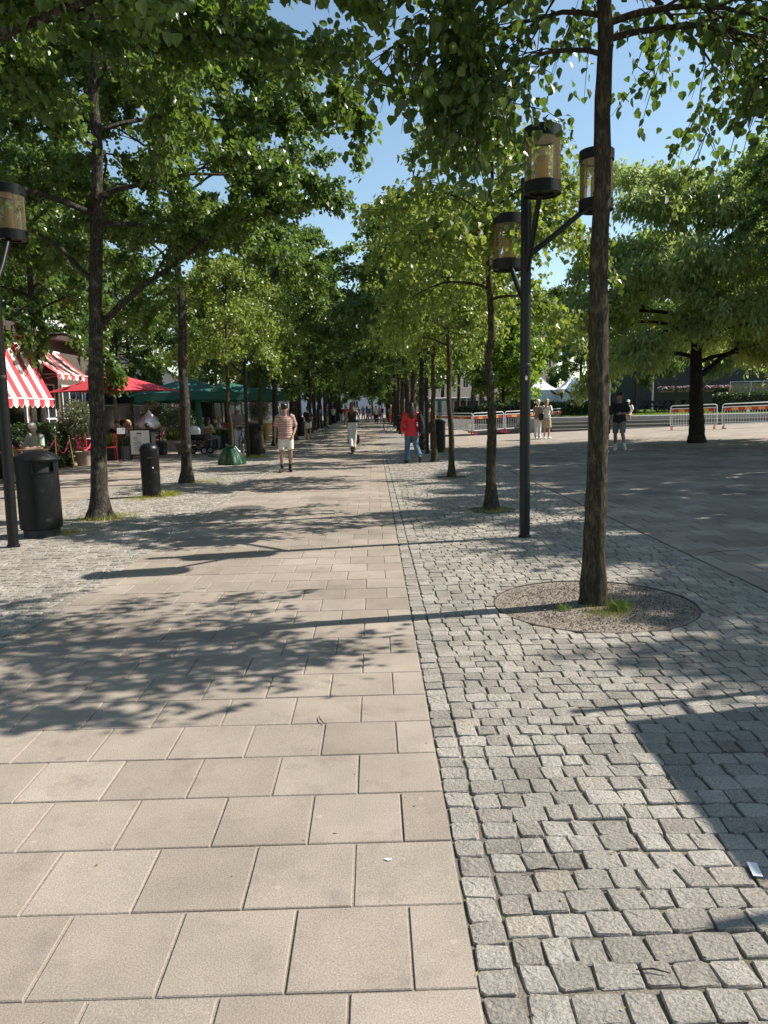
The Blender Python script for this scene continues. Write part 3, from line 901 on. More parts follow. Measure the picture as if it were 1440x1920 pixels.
copy_tree(lp, (1.76, 24.8, 0), .3, label='black lamp post with three lanterns right behind the woman in red')
for d in (40.9, 57, 73): copy_tree(lp, (1.78, d, 0), .5, label=SUNZ)
lpl = copy_tree(lp, (-4.36, 8.89, 0), R(2), label='black lamp post standing beside the domed litter bin')
lpl.rotation_euler = (0, R(-1.0), R(186))
copy_tree(lp, (-4.19, 24.9, 0), 2.2, label='black lamp post beside the litter bin and the young linden')
for d in (41, 57.5, 73.5): copy_tree(lp, (-4.2, d, 0), d, label='black lamp post with three lanterns further along the row on the cafe side')
copy_tree(lp, (-15.6, 47, 0), 1.0, label='black lamp post standing behind the red parasol among the pavilions')

# ------------------------------------------------------------------ litter bins
M_binp = bpy.data.materials.new('bin_paint')
M_binp.use_nodes = True
_nt = M_binp.node_tree; _b = _nt.nodes['Principled BSDF']
_tc = N(_nt, 'ShaderNodeTexCoord')
_n = N(_nt, 'ShaderNodeTexNoise', Scale=7.0, Detail=9.0, Roughness=.7); _nt.links.new(_tc.outputs['Object'], _n.inputs['Vector'])
_c = ramp(_nt, _n.outputs[0], [(.0, (.006, .0063, .007)), (.60, (.009, .0093, .010)), (.70, (.075, .078, .08)), (.78, (.2, .2, .2))])
_nt.links.new(_c, _b.inputs['Base Color'])
_b.inputs['Specular IOR Level'].default_value = .22
_r = ramp(_nt, _n.outputs[0], [(.35, .28), (.7, .6)]); _nt.links.new(_r, _b.inputs['Roughness'])
def litter_bin(label, loc, rz=0.0):
    t = thing('litter_bin', label, 'litter bin', loc, rz, 'black domed litter bins')
    mb = MB(); mb.lathe([(.21, 0), (.22, .002), (.22, .12), (.21, .125)], 32, cap0=True, cap1=True); mb.build('plinth', M_blackm, t, smooth=30)
    # body wall with a real letterbox opening
    mb = MB(); n = 48
    zs = [.10, .115, .80, .83, .965, .985]
    rs = [.245, .26, .258, .258, .258, .258]
    V = [(r * math.cos(2 * PI * j / n), r * math.sin(2 * PI * j / n), z) for r, z in zip(rs, zs) for j in range(n)]
    hole = set((j % n) for j in range(-4, 4))
    off = int(n * .79)
    Fc = []
    for i in range(5):
        for j in range(n):
            if i == 3 and ((j - off) % n) in hole: continue
            q = (j + 1) % n
            Fc.append((i * n + j, i * n + q, (i + 1) * n + q, (i + 1) * n + j))
    Fc.append(tuple(range(n - 1, -1, -1)))
    mb.add(V, Fc); mb.build('body', M_binp, t, smooth=35)
    mb = MB(); mb.lathe([(.22, .45), (.22, .99)], 32, cap0=True, cap1=False); mb.build('liner', M_rubber, t, smooth=35)
    a0 = 2 * PI * (off) / n
    mb = MB()
    def arc(z): return [(.262 * math.cos(a0 + s * 2 * PI * 4 / n), .262 * math.sin(a0 + s * 2 * PI * 4 / n), z) for s in (-1, -.6, -.2, .2, .6, 1)]
    mb.tube(arc(.832), .006, 6); mb.tube(arc(.963), .006, 6)
    for s in (0, -1): mb.tube([arc(.832)[s], arc(.963)[s]], .006, 6)
    mb.build('opening_frame', M_black, t, smooth=40)
    mb = MB(); mb.lathe([(.262, .988), (.29, .982), (.292, 1.0), (.27, 1.03), (.20, 1.075), (.11, 1.105), (.03, 1.112), (.001, 1.112)], 40, cap0=True, cap1=False); mb.build('lid', M_binp, t, smooth=35)
    return t
lb = litter_bin('scuffed black litter bin with domed lid at the foot of the leaning lamp post', G(77, 1004) + Vector((.02, 0, 0)), R(34))
copy_tree(lb, G(477, 855), R(40), label='black litter bin with scuffed lid by the young linden and bicycle')
copy_tree(lb, G(821, 848), R(130), label='black litter bin on the square side beside a yellow-edged kerb stone')
for k, (px, py) in enumerate(((563, 818), (583, 808), (599, 801), (619, 793))):
    copy_tree(lb, G(px, py), k, label='black litter bin far along the cafe-side tree row', group='litter bins far along the tree row')
def ash_bin(label, loc):
    t = thing('ash_bin', label, 'ash bin', loc, R(20))
    mb = MB(); mb.lathe([(.165, 0), (.17, .003), (.17, .83), (.172, .84), (.172, .86)], 36); mb.build('body', M_binp, t, smooth=35)
    mb = MB(); mb.lathe([(.176, .858), (.180, .862), (.180, .885), (.168, .92), (.135, .962), (.085, .988), (.02, 1.0), (.001, 1.0)], 36, cap1=False); mb.build('dome', M_black, t, smooth=35)
    mb = MB(); mb.box((0, -.170, .73), (.11, .01, .03), bev=.004); mb.build('slot', M_rubber, t)
    mb = MB(); mb.box((.04, -.169, .55), (.02, .006, .03), rz=.2); mb.build('sticker', M_paper, t)
    return t
ash_bin('narrow black cylindrical ash bin with shiny dome standing in yellow grass', G(285, 931))

# round iron manhole cover let into the slabs
t = thing('manhole_cover', 'round iron manhole cover set in the walkway slabs', 'manhole cover', (-2.11, 11.93, 0))
mb = MB(); mb.lathe([(.34, .0022), (.34, .005), (.30, .005), (.30, .0035), (.001, .0035)], 48, cap0=False, cap1=False); mb.build('frame', mat('cast_iron', (.2, .18, .16), .6, .25, 12, metal=.2), t)
for i in range(7):
    mb = MB(); w = math.sqrt(max(.02, .29 ** 2 - (.08 * (i - 3)) ** 2)) * 1.9; mb.box((0, .08 * (i - 3), .0055), (w, .03, .004)); mb.build('rib', MATS['cast_iron'], t)
# ------------------------------------------------------------------ helpers for planting
def blob_leaves(name, n, size, m, seed, shape, tmpl=LEAF_LO, parent=None, loc=None, hang=.2):
    """leaves through a volume: shape(g, n) gives points and outward directions"""
    g = np.random.default_rng(seed)
    p, d = shape(g, n)
    me = leaves(name, p, d * .7 + g.normal(0, .6, (n, 3)) + np.array([0, 0, -hang]), d + g.normal(0, .5, (n, 3)), size * g.uniform(.7, 1.3, n), m, tmpl, g)
    return mobj(name, me, parent, loc)
def ball(rx, rz, zc, shell=.45):
    def f(g, n):
        d = norm(g.normal(0, 1, (n, 3)))
        lump = 1 + .16 * np.sin(d[:, 0] * 5 + d[:, 2] * 4) + .12 * np.sin(d[:, 1] * 7 - d[:, 2] * 3)
        r = (1 - shell * g.random(n) ** 1.5) * lump
        return d * r[:, None] * np.array([rx, rx, rz]) + np.array([0, 0, zc]), d
    return f
def slab_vol(lx, ly, lz):
    def f(g, n):
        p = g.uniform(-.5, .5, (n, 3)) * np.array([lx, ly, lz])
        face = g.integers(0, 5, n)
        a = np.array([ly * lz, ly * lz, lx * lz, lx * lz, lx * ly]); face = g.choice(5, n, p=a / a.sum())
        d = np.zeros((n, 3))
        for k, (ax, s, L) in enumerate(((0, 1, lx), (0, -1, lx), (1, 1, ly), (1, -1, ly), (2, 1, lz))):
            i = face == k
            p[i, ax] = s * L / 2 + g.normal(0, .03, i.sum()) - s * .02
            d[i, ax] = s
        p[:, 2] += .03 * np.sin(p[:, 0] * 7 + p[:, 1] * 9)
        return p + np.array([0, 0, lz / 2]), d
    return f
def hedge(label, c, lx, ly, lz, n, size=.06, seed=0, m=L_hedge, rz=0, group=None):
    t = thing('hedge', label, 'hedge', c, rz, group)
    mb = MB(); mb.box((0, 0, lz * .47), (lx - .08, ly - .08, lz * .94), bev=.03); mb.build('branch_mass', mat('hedge_core', (.012, .018, .007), .9, .3, 8), t)
    blob_leaves('foliage', n, size, m, seed, slab_vol(lx, ly, lz), parent=t)
    return t
def olive(label, loc, zc, r, pot='terra', seed=0, leafn=2600):
    t = thing('potted_olive', label, 'potted tree', loc, 0, 'potted olive trees at the cafe fence')
    if pot == 'terra':
        mb = MB(); mb.lathe([(.17, 0), (.18, .01), (.245, .36), (.275, .365), (.28, .43), (.25, .43), (.235, .39), (.001, .39)], 28, cap1=False); mb.build('pot', M_terra, t, smooth=35)
    else:
        mb = MB(); mb.box((0, 0, .23), (.42, .42, .46), bev=.012); mb.build('pot', M_slate, t)
    mb = MB(); mb.tube([(0, 0, .38), (.02, 0, .7), (-.01, .01, zc - r * .5), (0, 0, zc)], [.028, .024, .02, .012], 8)
    g = random.Random(seed)
    for i in range(9):
        a = g.uniform(0, 6.28); mb.tube([(0, 0, zc - r * .5), (math.cos(a) * r * .4, math.sin(a) * r * .4, zc), (math.cos(a) * r * .75, math.sin(a) * r * .75, zc + g.uniform(-.2, .4) * r)], [.012, .008, .003], 5)
    mb.build('stem', B_young, t, smooth=50)
    blob_leaves('crown', leafn, .085, L_olive, seed, ball(r, r * .95, zc, .75), LEAF_NARROW, t)
    return t

# ------------------------------------------------------------------ cafe pavilion with striped awning
t = thing('cafe_pavilion', 'low brown-roofed cafe pavilion behind the large striped awning and hedge', 'building', (-10.6, 23.4, 0))
mb = MB(); mb.box((-2.4, -7.2, 1.98), (4.8, 14.4, 3.96)); mb.build('wall', mat('brown_plaster', (.2, .13, .1), .85, .1, 3), t)
mb = MB(); mb.box((-2.3, -7.1, 4.06), (5.4, 15.0, .2), bev=.03); rf = mb.build('roof', M_brown, t)
mb = MB(); mb.box((.42, -7.1, 4.05), (.03, 15.0, .26)); mb.build('fascia', M_brown, rf)
for i in range(5):
    w = MB(); w.box((.012, -1.5 - 2.75 * i, 1.55), (.05, 2.35, 2.5)); wo = w.build('window', M_dark, t)
    w = MB(); w.box((.038, -1.5 - 2.75 * i, 1.55), (.012, 2.25, 2.4)); w.build('pane', M_pane, wo)
    w = MB()
    for s in (-1.17, 0, 1.17): w.box((.05, -1.5 - 2.75 * i + s, 1.55), (.05, .07, 2.5))
    for z in (.31, 2.0, 2.79): w.box((.048, -1.5 - 2.75 * i, z), (.045, 2.4, .07))
    w.build('window_frame', M_white if i == 0 else M_brown, wo)
def awning(label, y0, y1, xf, zf, xt, zt, sw, drop, group):
    t = thing('striped_awning', label, 'awning', (xt, y0, 0), 0, group)
    n = int(round((y1 - y0) / sw)); sw = (y1 - y0) / n
    mb = MB()
    for i in range(n):
        mb.cur = i % 2
        for k in range(4):
            a, b = k / 4, (k + 1) / 4
            sag = lambda q: -.05 * math.sin(q * PI)
            P = [((xf - xt) * q, (i + s) * sw, zt + (zf - zt) * q + sag(q)) for q in (a, b) for s in (0, 1)]
            mb.add([P[0], P[1], P[3], P[2]], [(0, 1, 2, 3)])
    mb.build('canvas', [M_redfab, M_creamfab], t, smooth=40)
    mb = MB(); m2 = MB()
    for i in range(n):
        mb.cur = i % 2
        pts = [(0, 0), (1, 0)] + [(1 - k / 10, -drop * (.62 + .38 * math.sin(k / 10 * PI))) for k in range(11)]
        mb.add([((xf - xt) + .012 + .01 * math.sin(i + u * 3), (i + u) * sw, zf - .005 + v) for u, v in pts], [tuple(range(len(pts)))])
        m2.tube([((xf - xt) + .02 + .01 * math.sin(i + u * 3), (i + u) * sw, zf - .005 + v) for u, v in pts[2:]], .007, 4)
    mb.build('valance', [M_redfab, M_creamfab], t)
    m2.build('valance_trim', M_creamfab, t)
    mb = MB(); mb.tube([((xf - xt) + .01, -.02, zf - .012), ((xf - xt) + .01, y1 - y0 + .02, zf - .012)], .022, 8); mb.build('front_bar', M_white, t, smooth=40)
    mb = MB(); mb.tube([(0, -.02, zt + .02), (0, y1 - y0 + .02, zt + .02)], .05, 10); mb.build('roller', M_white, t, smooth=40)
    for yy in (.15, (y1 - y0) / 2, y1 - y0 - .15):
        mb = MB(); mb.tube([(.02, yy, zf - .1), ((xf - xt) * .5, yy, zf - .02), (xf - xt, yy, zf - .02)], .018, 6); mb.build('arm', M_white, t, smooth=40)
    return t
GA = 'red and cream striped awnings'
awning('large steep red and cream striped awning with scalloped edge above the hedge', 12.2, 23.05, -9.7, 2.02, -10.53, 3.9, .33, .26, GA)
awning('small red and cream striped awning behind the red parasol', 25.5, 28.2, -10.55, 2.92, -11.55, 3.75, .3, .2, GA)
t = thing('annex_building', 'white-framed annex carrying the small striped awning', 'building', (-11.6, 25.3, 0))
mb = MB(); mb.box((-2.4, 3.6, 2.1), (4.8, 7.2, 4.2)); mb.build('wall', mat('taupe_plaster', (.1, .08, .062), .85, .1, 3), t)
mb = MB(); mb.box((-2.3, 3.6, 4.3), (5.4, 7.6, .2)); mb.build('roof', M_brown, t)
for (y, z) in ((1.3, 1.6), (3.9, 1.6), (6.1, 1.6)):
    w = MB(); w.box((.012, y, z), (.05, 1.9, 2.0)); wo = w.build('window', M_dark, t)
    w = MB(); w.box((.04, y, z), (.012, 1.8, 1.9)); w.build('pane', M_pane, wo)
    w = MB()
    for s in (-.95, -.32, .32, .95): w.box((.05, y + s, z), (.045, .06, 2.05))
    for s in (-1, -.2, 1): w.box((.048, y, z + s), (.04, 1.95, .06))
    w.build('window_frame', M_white, wo)
w = MB(); w.box((-1.2, -.012, 1.5), (1.4, .05, 2.2)); wo = w.build('window', M_dark, t)
w = MB()
for s in (-.72, 0, .72): w.box((-1.2 + s, -.05, 1.5), (.06, .05, 2.25))
for s in (.42, 1.5, 2.6): w.box((-1.2, -.048, s), (1.5, .045, .06))
w.build('window_frame', M_white, wo)
# dark glazed pavilion under the green parasols
t = thing('glazed_pavilion', 'dark gabled glass pavilion behind the green parasols', 'building', (-12.5, 34, 0))
mb = MB(); mb.box((-2, 9, 1.5), (4, 18, 3.0)); mb.build('wall', M_dark, t)
mb = MB(); mb.add([(.5, -.5, 3.0), (.5, 18.5, 3.0), (-2, 18.5, 4.7), (-2, -.5, 4.7), (-4.5, -.5, 3.0), (-4.5, 18.5, 3.0), (.5, -.5, 2.85), (.5, 18.5, 2.85), (-4.5, -.5, 2.85), (-4.5, 18.5, 2.85)],
    [(0, 1, 2, 3), (3, 2, 5, 4), (0, 3, 4, 8, 6), (1, 7, 9, 5, 2), (6, 7, 1, 0), (8, 4, 5, 9), (6, 8, 9, 7)]); mb.build('roof', M_slate, t)
for i in range(7):
    w = MB(); w.box((.02, 1.4 + 2.5 * i, 1.45), (.03, 2.2, 2.4)); wo = w.build('window', M_pane, t)
    w = MB()
    for s in (-1.1, 1.1): w.box((.04, 1.4 + 2.5 * i + s, 1.45), (.05, .06, 2.45))
    for s in (.25, 1.9, 2.65): w.box((.038, 1.4 + 2.5 * i, s), (.045, 2.2, .06))
    w.build('window_frame', M_beige if i % 2 else M_steel, wo)

for k, (x, y, l) in enumerate(((-11.5, 54, 'low dark kiosk row behind the far cafe-side trees'), (-10.5, 76, 'flat-roofed pale kiosk far along the cafe side'))):
    t = thing('kiosk', l, 'kiosk', (x, y, 0))
    mb = MB(); mb.box((-2, 9, 1.5), (4, 18, 3.0)); mb.build('wall', M_dark if k == 0 else M_beige, t)
    mb = MB(); mb.box((-1.8, 9, 3.1), (5.2, 18.6, .22), bev=.03); mb.build('roof', M_brown, t)
    for i in range(6):
        w = MB(); w.box((.02, 1.6 + 2.9 * i, 1.5), (.05, 2.2, 2.0)); w.build('window', M_pane, t)
# ------------------------------------------------------------------ parasols
def parasol(label, loc, side, zedge, ztop, m, rz, group, valance=.0):
    t = thing('parasol', label, 'parasol', loc, rz, group)
    h = side / 2
    mb = MB()
    cor = [(-h, -h), (h, -h), (h, h), (-h, h)]
    ring = []
    for i in range(4):
        a, b = cor[i], cor[(i + 1) % 4]
        for k in range(6):
            u = k / 6
            s = .09 * math.sin(u * PI)
            ring.append(((a[0] * (1 - u) + b[0] * u) * (1 - s * .35), (a[1] * (1 - u) + b[1] * u) * (1 - s * .35), zedge + s * .6))
    V, Fc = [], []
    n = len(ring)
    for q in (1, .66, .33, .06):
        for (x, y, z) in ring: V.append((x * q, y * q, ztop + (z - ztop) * (q ** 1.06)))
    for k in range(3):
        for j in range(n): Fc.append((k * n + j, k * n + (j + 1) % n, (k + 1) * n + (j + 1) % n, (k + 1) * n + j))
    Fc.append(tuple(range(3 * n, 4 * n)))
    mb.add(V, Fc); mb.build('canopy', m, t, smooth=14)
    if valance:
        mb = MB(); V = []
        for (x, y, z) in ring: V += [(x * 1.002, y * 1.002, z - .002), (x * 1.0, y * 1.0, z - valance)]
        mb.add(V, [(2 * j, 2 * j + 1, 2 * ((j + 1) % n) + 1, 2 * ((j + 1) % n)) for j in range(n)]); mb.build('valance', m, t)
    mb = MB(); mb.lathe([(.03, 0), (.03, ztop - .06)], 12); mb.build('pole', M_wood if m is M_redfab else M_steel, t, smooth=40)
    mb = MB(); mb.box((0, 0, .04), (.7, .7, .08), bev=.02); mb.build('base', M_conc, t)
    mb = MB(); mb.lathe([(.05, ztop - .09), (.08, ztop - .03), (.03, ztop + .05), (.001, ztop + .06)], 12); mb.build('finial', m, t, smooth=40)
    for (x, y) in cor + [(0, -h), (h, 0), (0, h), (-h, 0)]:
        L = math.hypot(x, y) / math.hypot(h, h)
        mb = MB(); mb.tube([(0, 0, ztop - .06), (x * .97, y * .97, zedge - .03)], .014, 5); r = mb.build('rib', M_wood, t)
        mb = MB(); mb.tube([(0, 0, zedge - .15), (x * .5, y * .5, (ztop + zedge) / 2 - .05)], .011, 5); mb.build('strut', M_wood, r)
    return t
p = at(215, 740, 26.5); parasol('large red square parasol over the cafe terrace', (p.x, p.y, 0), 3.2, 2.26, 2.92, M_redfab, R(45 + 21), None)
GG = 'dark green parasols'
for k, (px, D, s) in enumerate(((352, 32.5, 4.0), (425, 37, 4.0), (470, 42.5, 4.0), (300, 38, 4.0))):
    p = at(px, 740, D)
    parasol(['dark green parasol with valance nearest the red one', 'dark green parasol above the white-capped man', 'dark green parasol at the far end by the ice cream cone', 'dark green parasol against the glazed pavilion'][k], (p.x, p.y, 0), s, 2.28, 2.95, M_greenfab, R(12 + 9 * k), GG, .32)
p = at(371, 760, 31); t = thing('folded_parasol', 'folded green parasol hanging limp beside the terrace', 'parasol', (p.x, p.y, 0))
mb = MB(); mb.lathe([(.02, .9), (.11, .98), (.16, 1.3), (.12, 1.9), (.05, 2.3), (.01, 2.4)], 9); mb.build('canopy', M_greenfab, t, smooth=25)
mb = MB(); mb.tube([(0, 0, 0), (0, 0, 2.45)], .025, 8); mb.build('pole', M_wood, t)
mb = MB(); mb.box((0, 0, .04), (.5, .5, .08), bev=.02); mb.build('base', M_conc, t)

# ------------------------------------------------------------------ terrace furniture
hedge('dark leafy hedge in a planter behind the seated men', (-9.45, 20.75, 0), .5, 4.4, 1.25, 5200, .075, 3)
def stanchion(label, loc, lean=0.0, ang=0.0):
    t = thing('stanchion', label, 'rope post', loc, ang, 'brass rope posts round the cafe terrace')
    t.rotation_euler = (0, lean, ang)
    mb = MB(); mb.lathe([(.15, 0), (.15, .015), (.05, .03), (.028, .05), (.028, .86), (.04, .865), (.04, .885), (.02, .89)], 16); mb.build('post', M_gold, t, smooth=35)
    mb = MB(); mb.lathe([(.012, .885), (.034, .90), (.042, .925), (.034, .95), (.008, .962)], 14); mb.build('knob', M_gold, t, smooth=50)
    return t
sp = [Vector((-8.93, 18.6, 0)), Vector((-8.93, 21.1, 0)), Vector((-8.95, 22.35, 0)), Vector((-8.75, 23.5, 0)), G(283, 850), G(311, 846)]
lb_ = ['brass rope post beside the man in black', 'brass rope post at the hedge end, upright', 'leaning brass rope post beside the terracotta pot', 'brass rope post right behind the terracotta pot', 'brass rope post behind the ash bin', 'brass rope post beside the dark planter of grasses']
for p, l in zip(sp, lb_): stanchion(l, p, R(-6) if 'leaning' in l else 0)
for i, j, l in ((0, 1, 'pink rope slung beside the seated men'), (1, 2, 'pink rope hanging in a deep loop before the hedge'), (2, 3, 'pink rope hanging behind the terracotta pot'), (4, 5, 'pink rope hanging in a short loop beside the planter of grasses')):
    a, b = sp[i] + Vector((.075 if i == 2 else 0, 0, .87)), sp[j] + Vector((-.09 if j == 2 else 0, 0, .87))
    mb = MB(); n = 16
    mb.tube([a.lerp(b, k / n) - Vector((0, 0, .42 * (1 - (2 * k / n - 1) ** 2))) for k in range(n + 1)], .022, 8)
    tag(mb.build('rope', M_rope, smooth=60), l, 'rope', 'pink ropes of the cafe fence')
olive('round grey-green olive tree in a terracotta pot beside the hedge', G(158, 873), 1.42, .56, 'terra', 5, 4200)
olive('olive tree with round crown behind the swirled ice cream stand', at(300, 846, 27.5) * Vector((1, 1, 0)) if False else Vector((at(300, 846, 27.5).x, 27.5, 0)), 1.45, .5, 'box', 6, 3000)
olive('paler olive tree in a pot beside the straight dark linden', Vector((at(343, 846, 27.8).x, 27.8, 0)), 1.3, .52, 'terra', 7, 3000)
olive('bushy olive tree by the giant ice cream cone', Vector((at(486, 820, 36).x, 36, 0)), 1.55, .55, 'box', 8, 2200)
def planter(label, loc, w, d, h, m, lm, seed, lh=.5):
    t = thing('planter', label, 'planter', loc, 0, 'planters of the cafe terrace')
    mb = MB(); mb.box((0, 0, h / 2), (w, d, h), bev=.012); mb.build('box', m, t)
    g = np.random.default_rng(seed); n = 420
    p = np.c_[g.uniform(-w * .45, w * .45, n), g.uniform(-d * .45, d * .45, n), np.full(n, h)]
    me = leaves('foliage', p, np.c_[g.normal(0, .35, n), g.normal(0, .35, n), np.ones(n)], g.normal(0, 1, (n, 3)), g.uniform(.4, 1, n) * lh, lm, (BLADE[0] * np.array([1.6, 1, 1]), BLADE[1], BLADE[2]), g)
    mobj('foliage', me, t)
planter('square charcoal planter with bushy grasses beside the menu stand', G(210, 862), .5, .5, .44, M_slate, L_grass2, 1)
planter('grey metal planter with pale grasses next to the charcoal planter', G(236, 860), .34, .4, .44, M_conc, L_olive, 2, .35)
planter('grey planter with green grasses beside the brass post', G(327, 845), .5, .5, .42, M_conc, L_grass2, 3, .6)
for k, px in enumerate((405, 420, 436)):
    planter('dark planter of leafy herbs in front of the tables under green parasols', Vector((at(px, 840, 31.5).x, 31.5 + .2 * k, 0)), .55, .35, .5, M_slate, L_grass2, 8 + k, .4)
# menu board and menu stand
q = G(265, 862)
t = thing('menu_board', 'white menu board in a black A-frame on the terrace edge', 'menu board', q, R(8))
mb = MB()
for s in (-.33, .33): mb.box((s, 0, .5), (.035, .035, 1.0))
for z in (.16, .985): mb.box((0, 0, z), (.625, .03, .03))
mb.build('frame', M_black, t)
mb = MB(); mb.box((0, -.005, .575), (.61, .012, .78)); bd = mb.build('panel', M_paper, t)
mb = MB()
for s in (-.33, .33): mb.tube([(s, .03, .95), (s, .35, 0)], .014, 6)
mb.build('rear_leg', M_black, t)
mb = MB(); g = random.Random(4)
mb.box((-.02, -.0125, .87), (.16, .002, .04))
for k in range(13):
    w = g.uniform(.1, .34); mb.box((-.2 + w / 2 + (.0 if k % 4 else .1), -.0125, .78 - k * .042), (w, .002, .012))
mb.build('print', M_blackm, bd)
q = G(231, 865)
t = thing('menu_stand', 'black pole stand holding a tilted white menu card', 'menu stand', q, R(5))
mb = MB(); mb.lathe([(.14, 0), (.14, .02), (.018, .03), (.018, .92)], 14); mb.build('pole', M_black, t, smooth=35)
mb = MB(); mb.box((0, -.03, .98), (.24, .014, .2), rx=R(-14)); mb.build('card', M_paper, t)
# swirled ice-cream stand
q = Vector((at(283, 840, 25.6).x, 25.6, 0))
t = thing('ice_cream_stand', 'foil-wrapped swirled ice cream sculpture on a grey column behind the ash bin', 'sculpture', q)
mb = MB(); mb.lathe([(.2, 0), (.17, .03), (.16, .9), (.18, .92)], 18); mb.build('column', M_conc, t, smooth=40)
mb = MB(); mb.lathe([(.25, .90), (.27, .92), (.27, 1.0), (.24, 1.01)], 24); mb.build('rim', M_black, t, smooth=35)
mb = MB(); prof = []
n = 26
V, Fc = [], []
lev = [(.27, 1.0), (.33, 1.06), (.35, 1.14), (.31, 1.23), (.27, 1.30), (.22, 1.37), (.15, 1.44), (.08, 1.52), (.02, 1.62)]
for i, (r, z) in enumerate(lev):
    for j in range(n):
        a = 2 * PI * j / n
        k = 1 + .15 * math.sin(5 * a + i * 1.1) + .05 * math.sin(11 * a - i)
        V.append((r * k * math.cos(a), r * k * math.sin(a), z + .015 * math.sin(3 * a + i)))
for i in range(len(lev) - 1):
    for j in range(n): Fc.append((i * n + j, i * n + (j + 1) % n, (i + 1) * n + (j + 1) % n, (i + 1) * n + j))
Fc.append(tuple(range((len(lev) - 1) * n, len(lev) * n)))
mb.add(V, Fc); sw = mb.build('swirl', M_foil, t, smooth=40)
mb = MB(); mb.tube([(.02, -.335, 1.12), (.02, -.37, 1.12)], .075, 18); mb.build('opening', M_rubber, sw)
# giant ice cream cone
q = Vector((at(500, 822, 36.3).x, 36.3, 0))
t = thing('giant_ice_cream_cone', 'giant model ice cream with white swirl on an orange cone', 'sculpture', q)
mb = MB(); mb.lathe([(.3, 0), (.3, .05), (.1, .06)], 18); mb.build('base', M_white, t)
mb = MB(); mb.lathe([(.06, .05), (.1, .2), (.24, .86), (.27, .88), (.27, .92)], 20); mb.build('cone', M_cone, t, smooth=35)
mb = MB(); mb.lathe([(.27, .9), (.33, .98), (.32, 1.08), (.27, 1.12), (.28, 1.2), (.22, 1.3), (.17, 1.34), (.14, 1.44), (.05, 1.54), (.001, 1.58)], 20, cap1=False); mb.build('swirl', M_icewhite, t, smooth=60)

def chair(label, loc, rz, m, group):
    t = thing('cafe_chair', label, 'chair', loc, rz, group)
    mb = MB(); mb.box((0, 0, .45), (.42, .42, .03), bev=.01); mb.build('seat', m, t)
    mb = MB()
    for k in range(4): mb.box((0, .20, .58 + k * .085), (.40, .02, .05), rx=R(-6))
    mb.build('backrest', m, t)
    for sx in (-1, 1):
        mb = MB(); mb.tube([(sx * .18, -.18, 0), (sx * .18, -.18, .44)], .014, 6); mb.build('leg', m, t)
        mb = MB(); mb.tube([(sx * .18, .22, 0), (sx * .19, .20, .45), (sx * .19, .24, .90)], .014, 6); mb.build('leg', m, t)
    return t
def table(label, loc, m, group, cloth=False):
    t = thing('cafe_table', label, 'table', loc, .3, group)
    mb = MB(); mb.lathe([(.36, .715), (.37, .72), (.37, .745), (.36, .75)], 24); mb.build('table_top', m, t, smooth=35)
    mb = MB(); mb.lathe([(.03, .02), (.03, .715)], 10); mb.build('column', M_blackm, t, smooth=40)
    mb = MB(); mb.lathe([(.24, 0), (.24, .02), (.04, .03)], 20); mb.build('foot', M_blackm, t, smooth=35)
    return t
M_redch = mat('red_chair_paint', (.5, .04, .035), .4, .1, 10)
M_rattan = mat('rattan', (.22, .14, .07), .7, .25, 40, bump=.2)
GCH, GTB = 'cafe terrace chairs', 'cafe terrace tables'
ch = chair('red slatted chair behind the terracotta pot', Vector((at(163, 850, 24.4).x, 24.4, 0)), R(160), M_redch, GCH)
for k, (px, D, rz) in enumerate(((182, 25.4, 40), (222, 26.2, 200), (240, 26.6, 90), (205, 24.6, -60))):
    copy_tree(ch, Vector((at(px, 850, D).x, D, 0)), R(rz), label=['red slatted chair half hidden by the forked linden', 'red slatted chair behind the planters', 'red slatted chair behind the menu board', 'red slatted chair between linden and planters'][k])
chb = chair('brown rattan chair pushed up beside the pram', Vector((at(388, 845, 29).x, 29, 0)), R(20), M_rattan, GCH)
for k, (px, D, rz) in enumerate(((398, 30, 150), (410, 32.5, 80), (445, 34, -60), (378, 33, 200), (430, 36, 10))):
    copy_tree(chb, Vector((at(px, 845, D).x, D, 0)), R(rz), label='brown rattan chair among the tables under the green parasols')
table('round white table among the red chairs', Vector((at(172, 850, 25.0).x, 25.0, 0)), M_white, GTB)
table('round table behind the menu board', Vector((at(236, 850, 27.4).x, 27.4, 0)), M_white, GTB)
table('round white table under the nearest green parasol', Vector((at(380, 850, 30.4).x, 30.4, 0)), M_cloth, GTB)
table('round white table under the middle green parasol', Vector((at(420, 850, 33.4).x, 33.4, 0)), M_cloth, GTB)
# chairs of the two seated men
chd = chair('dark chair under the man in the pale green shirt', Vector((-8.45, 18.75, 0)), R(-25), M_blackm, GCH)
copy_tree(chd, Vector((-8.62, 17.55, 0)), R(60), label='dark chair under the man in black beside the hedge')
table('small table between the two seated men', Vector((-8.15, 17.95, 0)), M_wood, GTB)

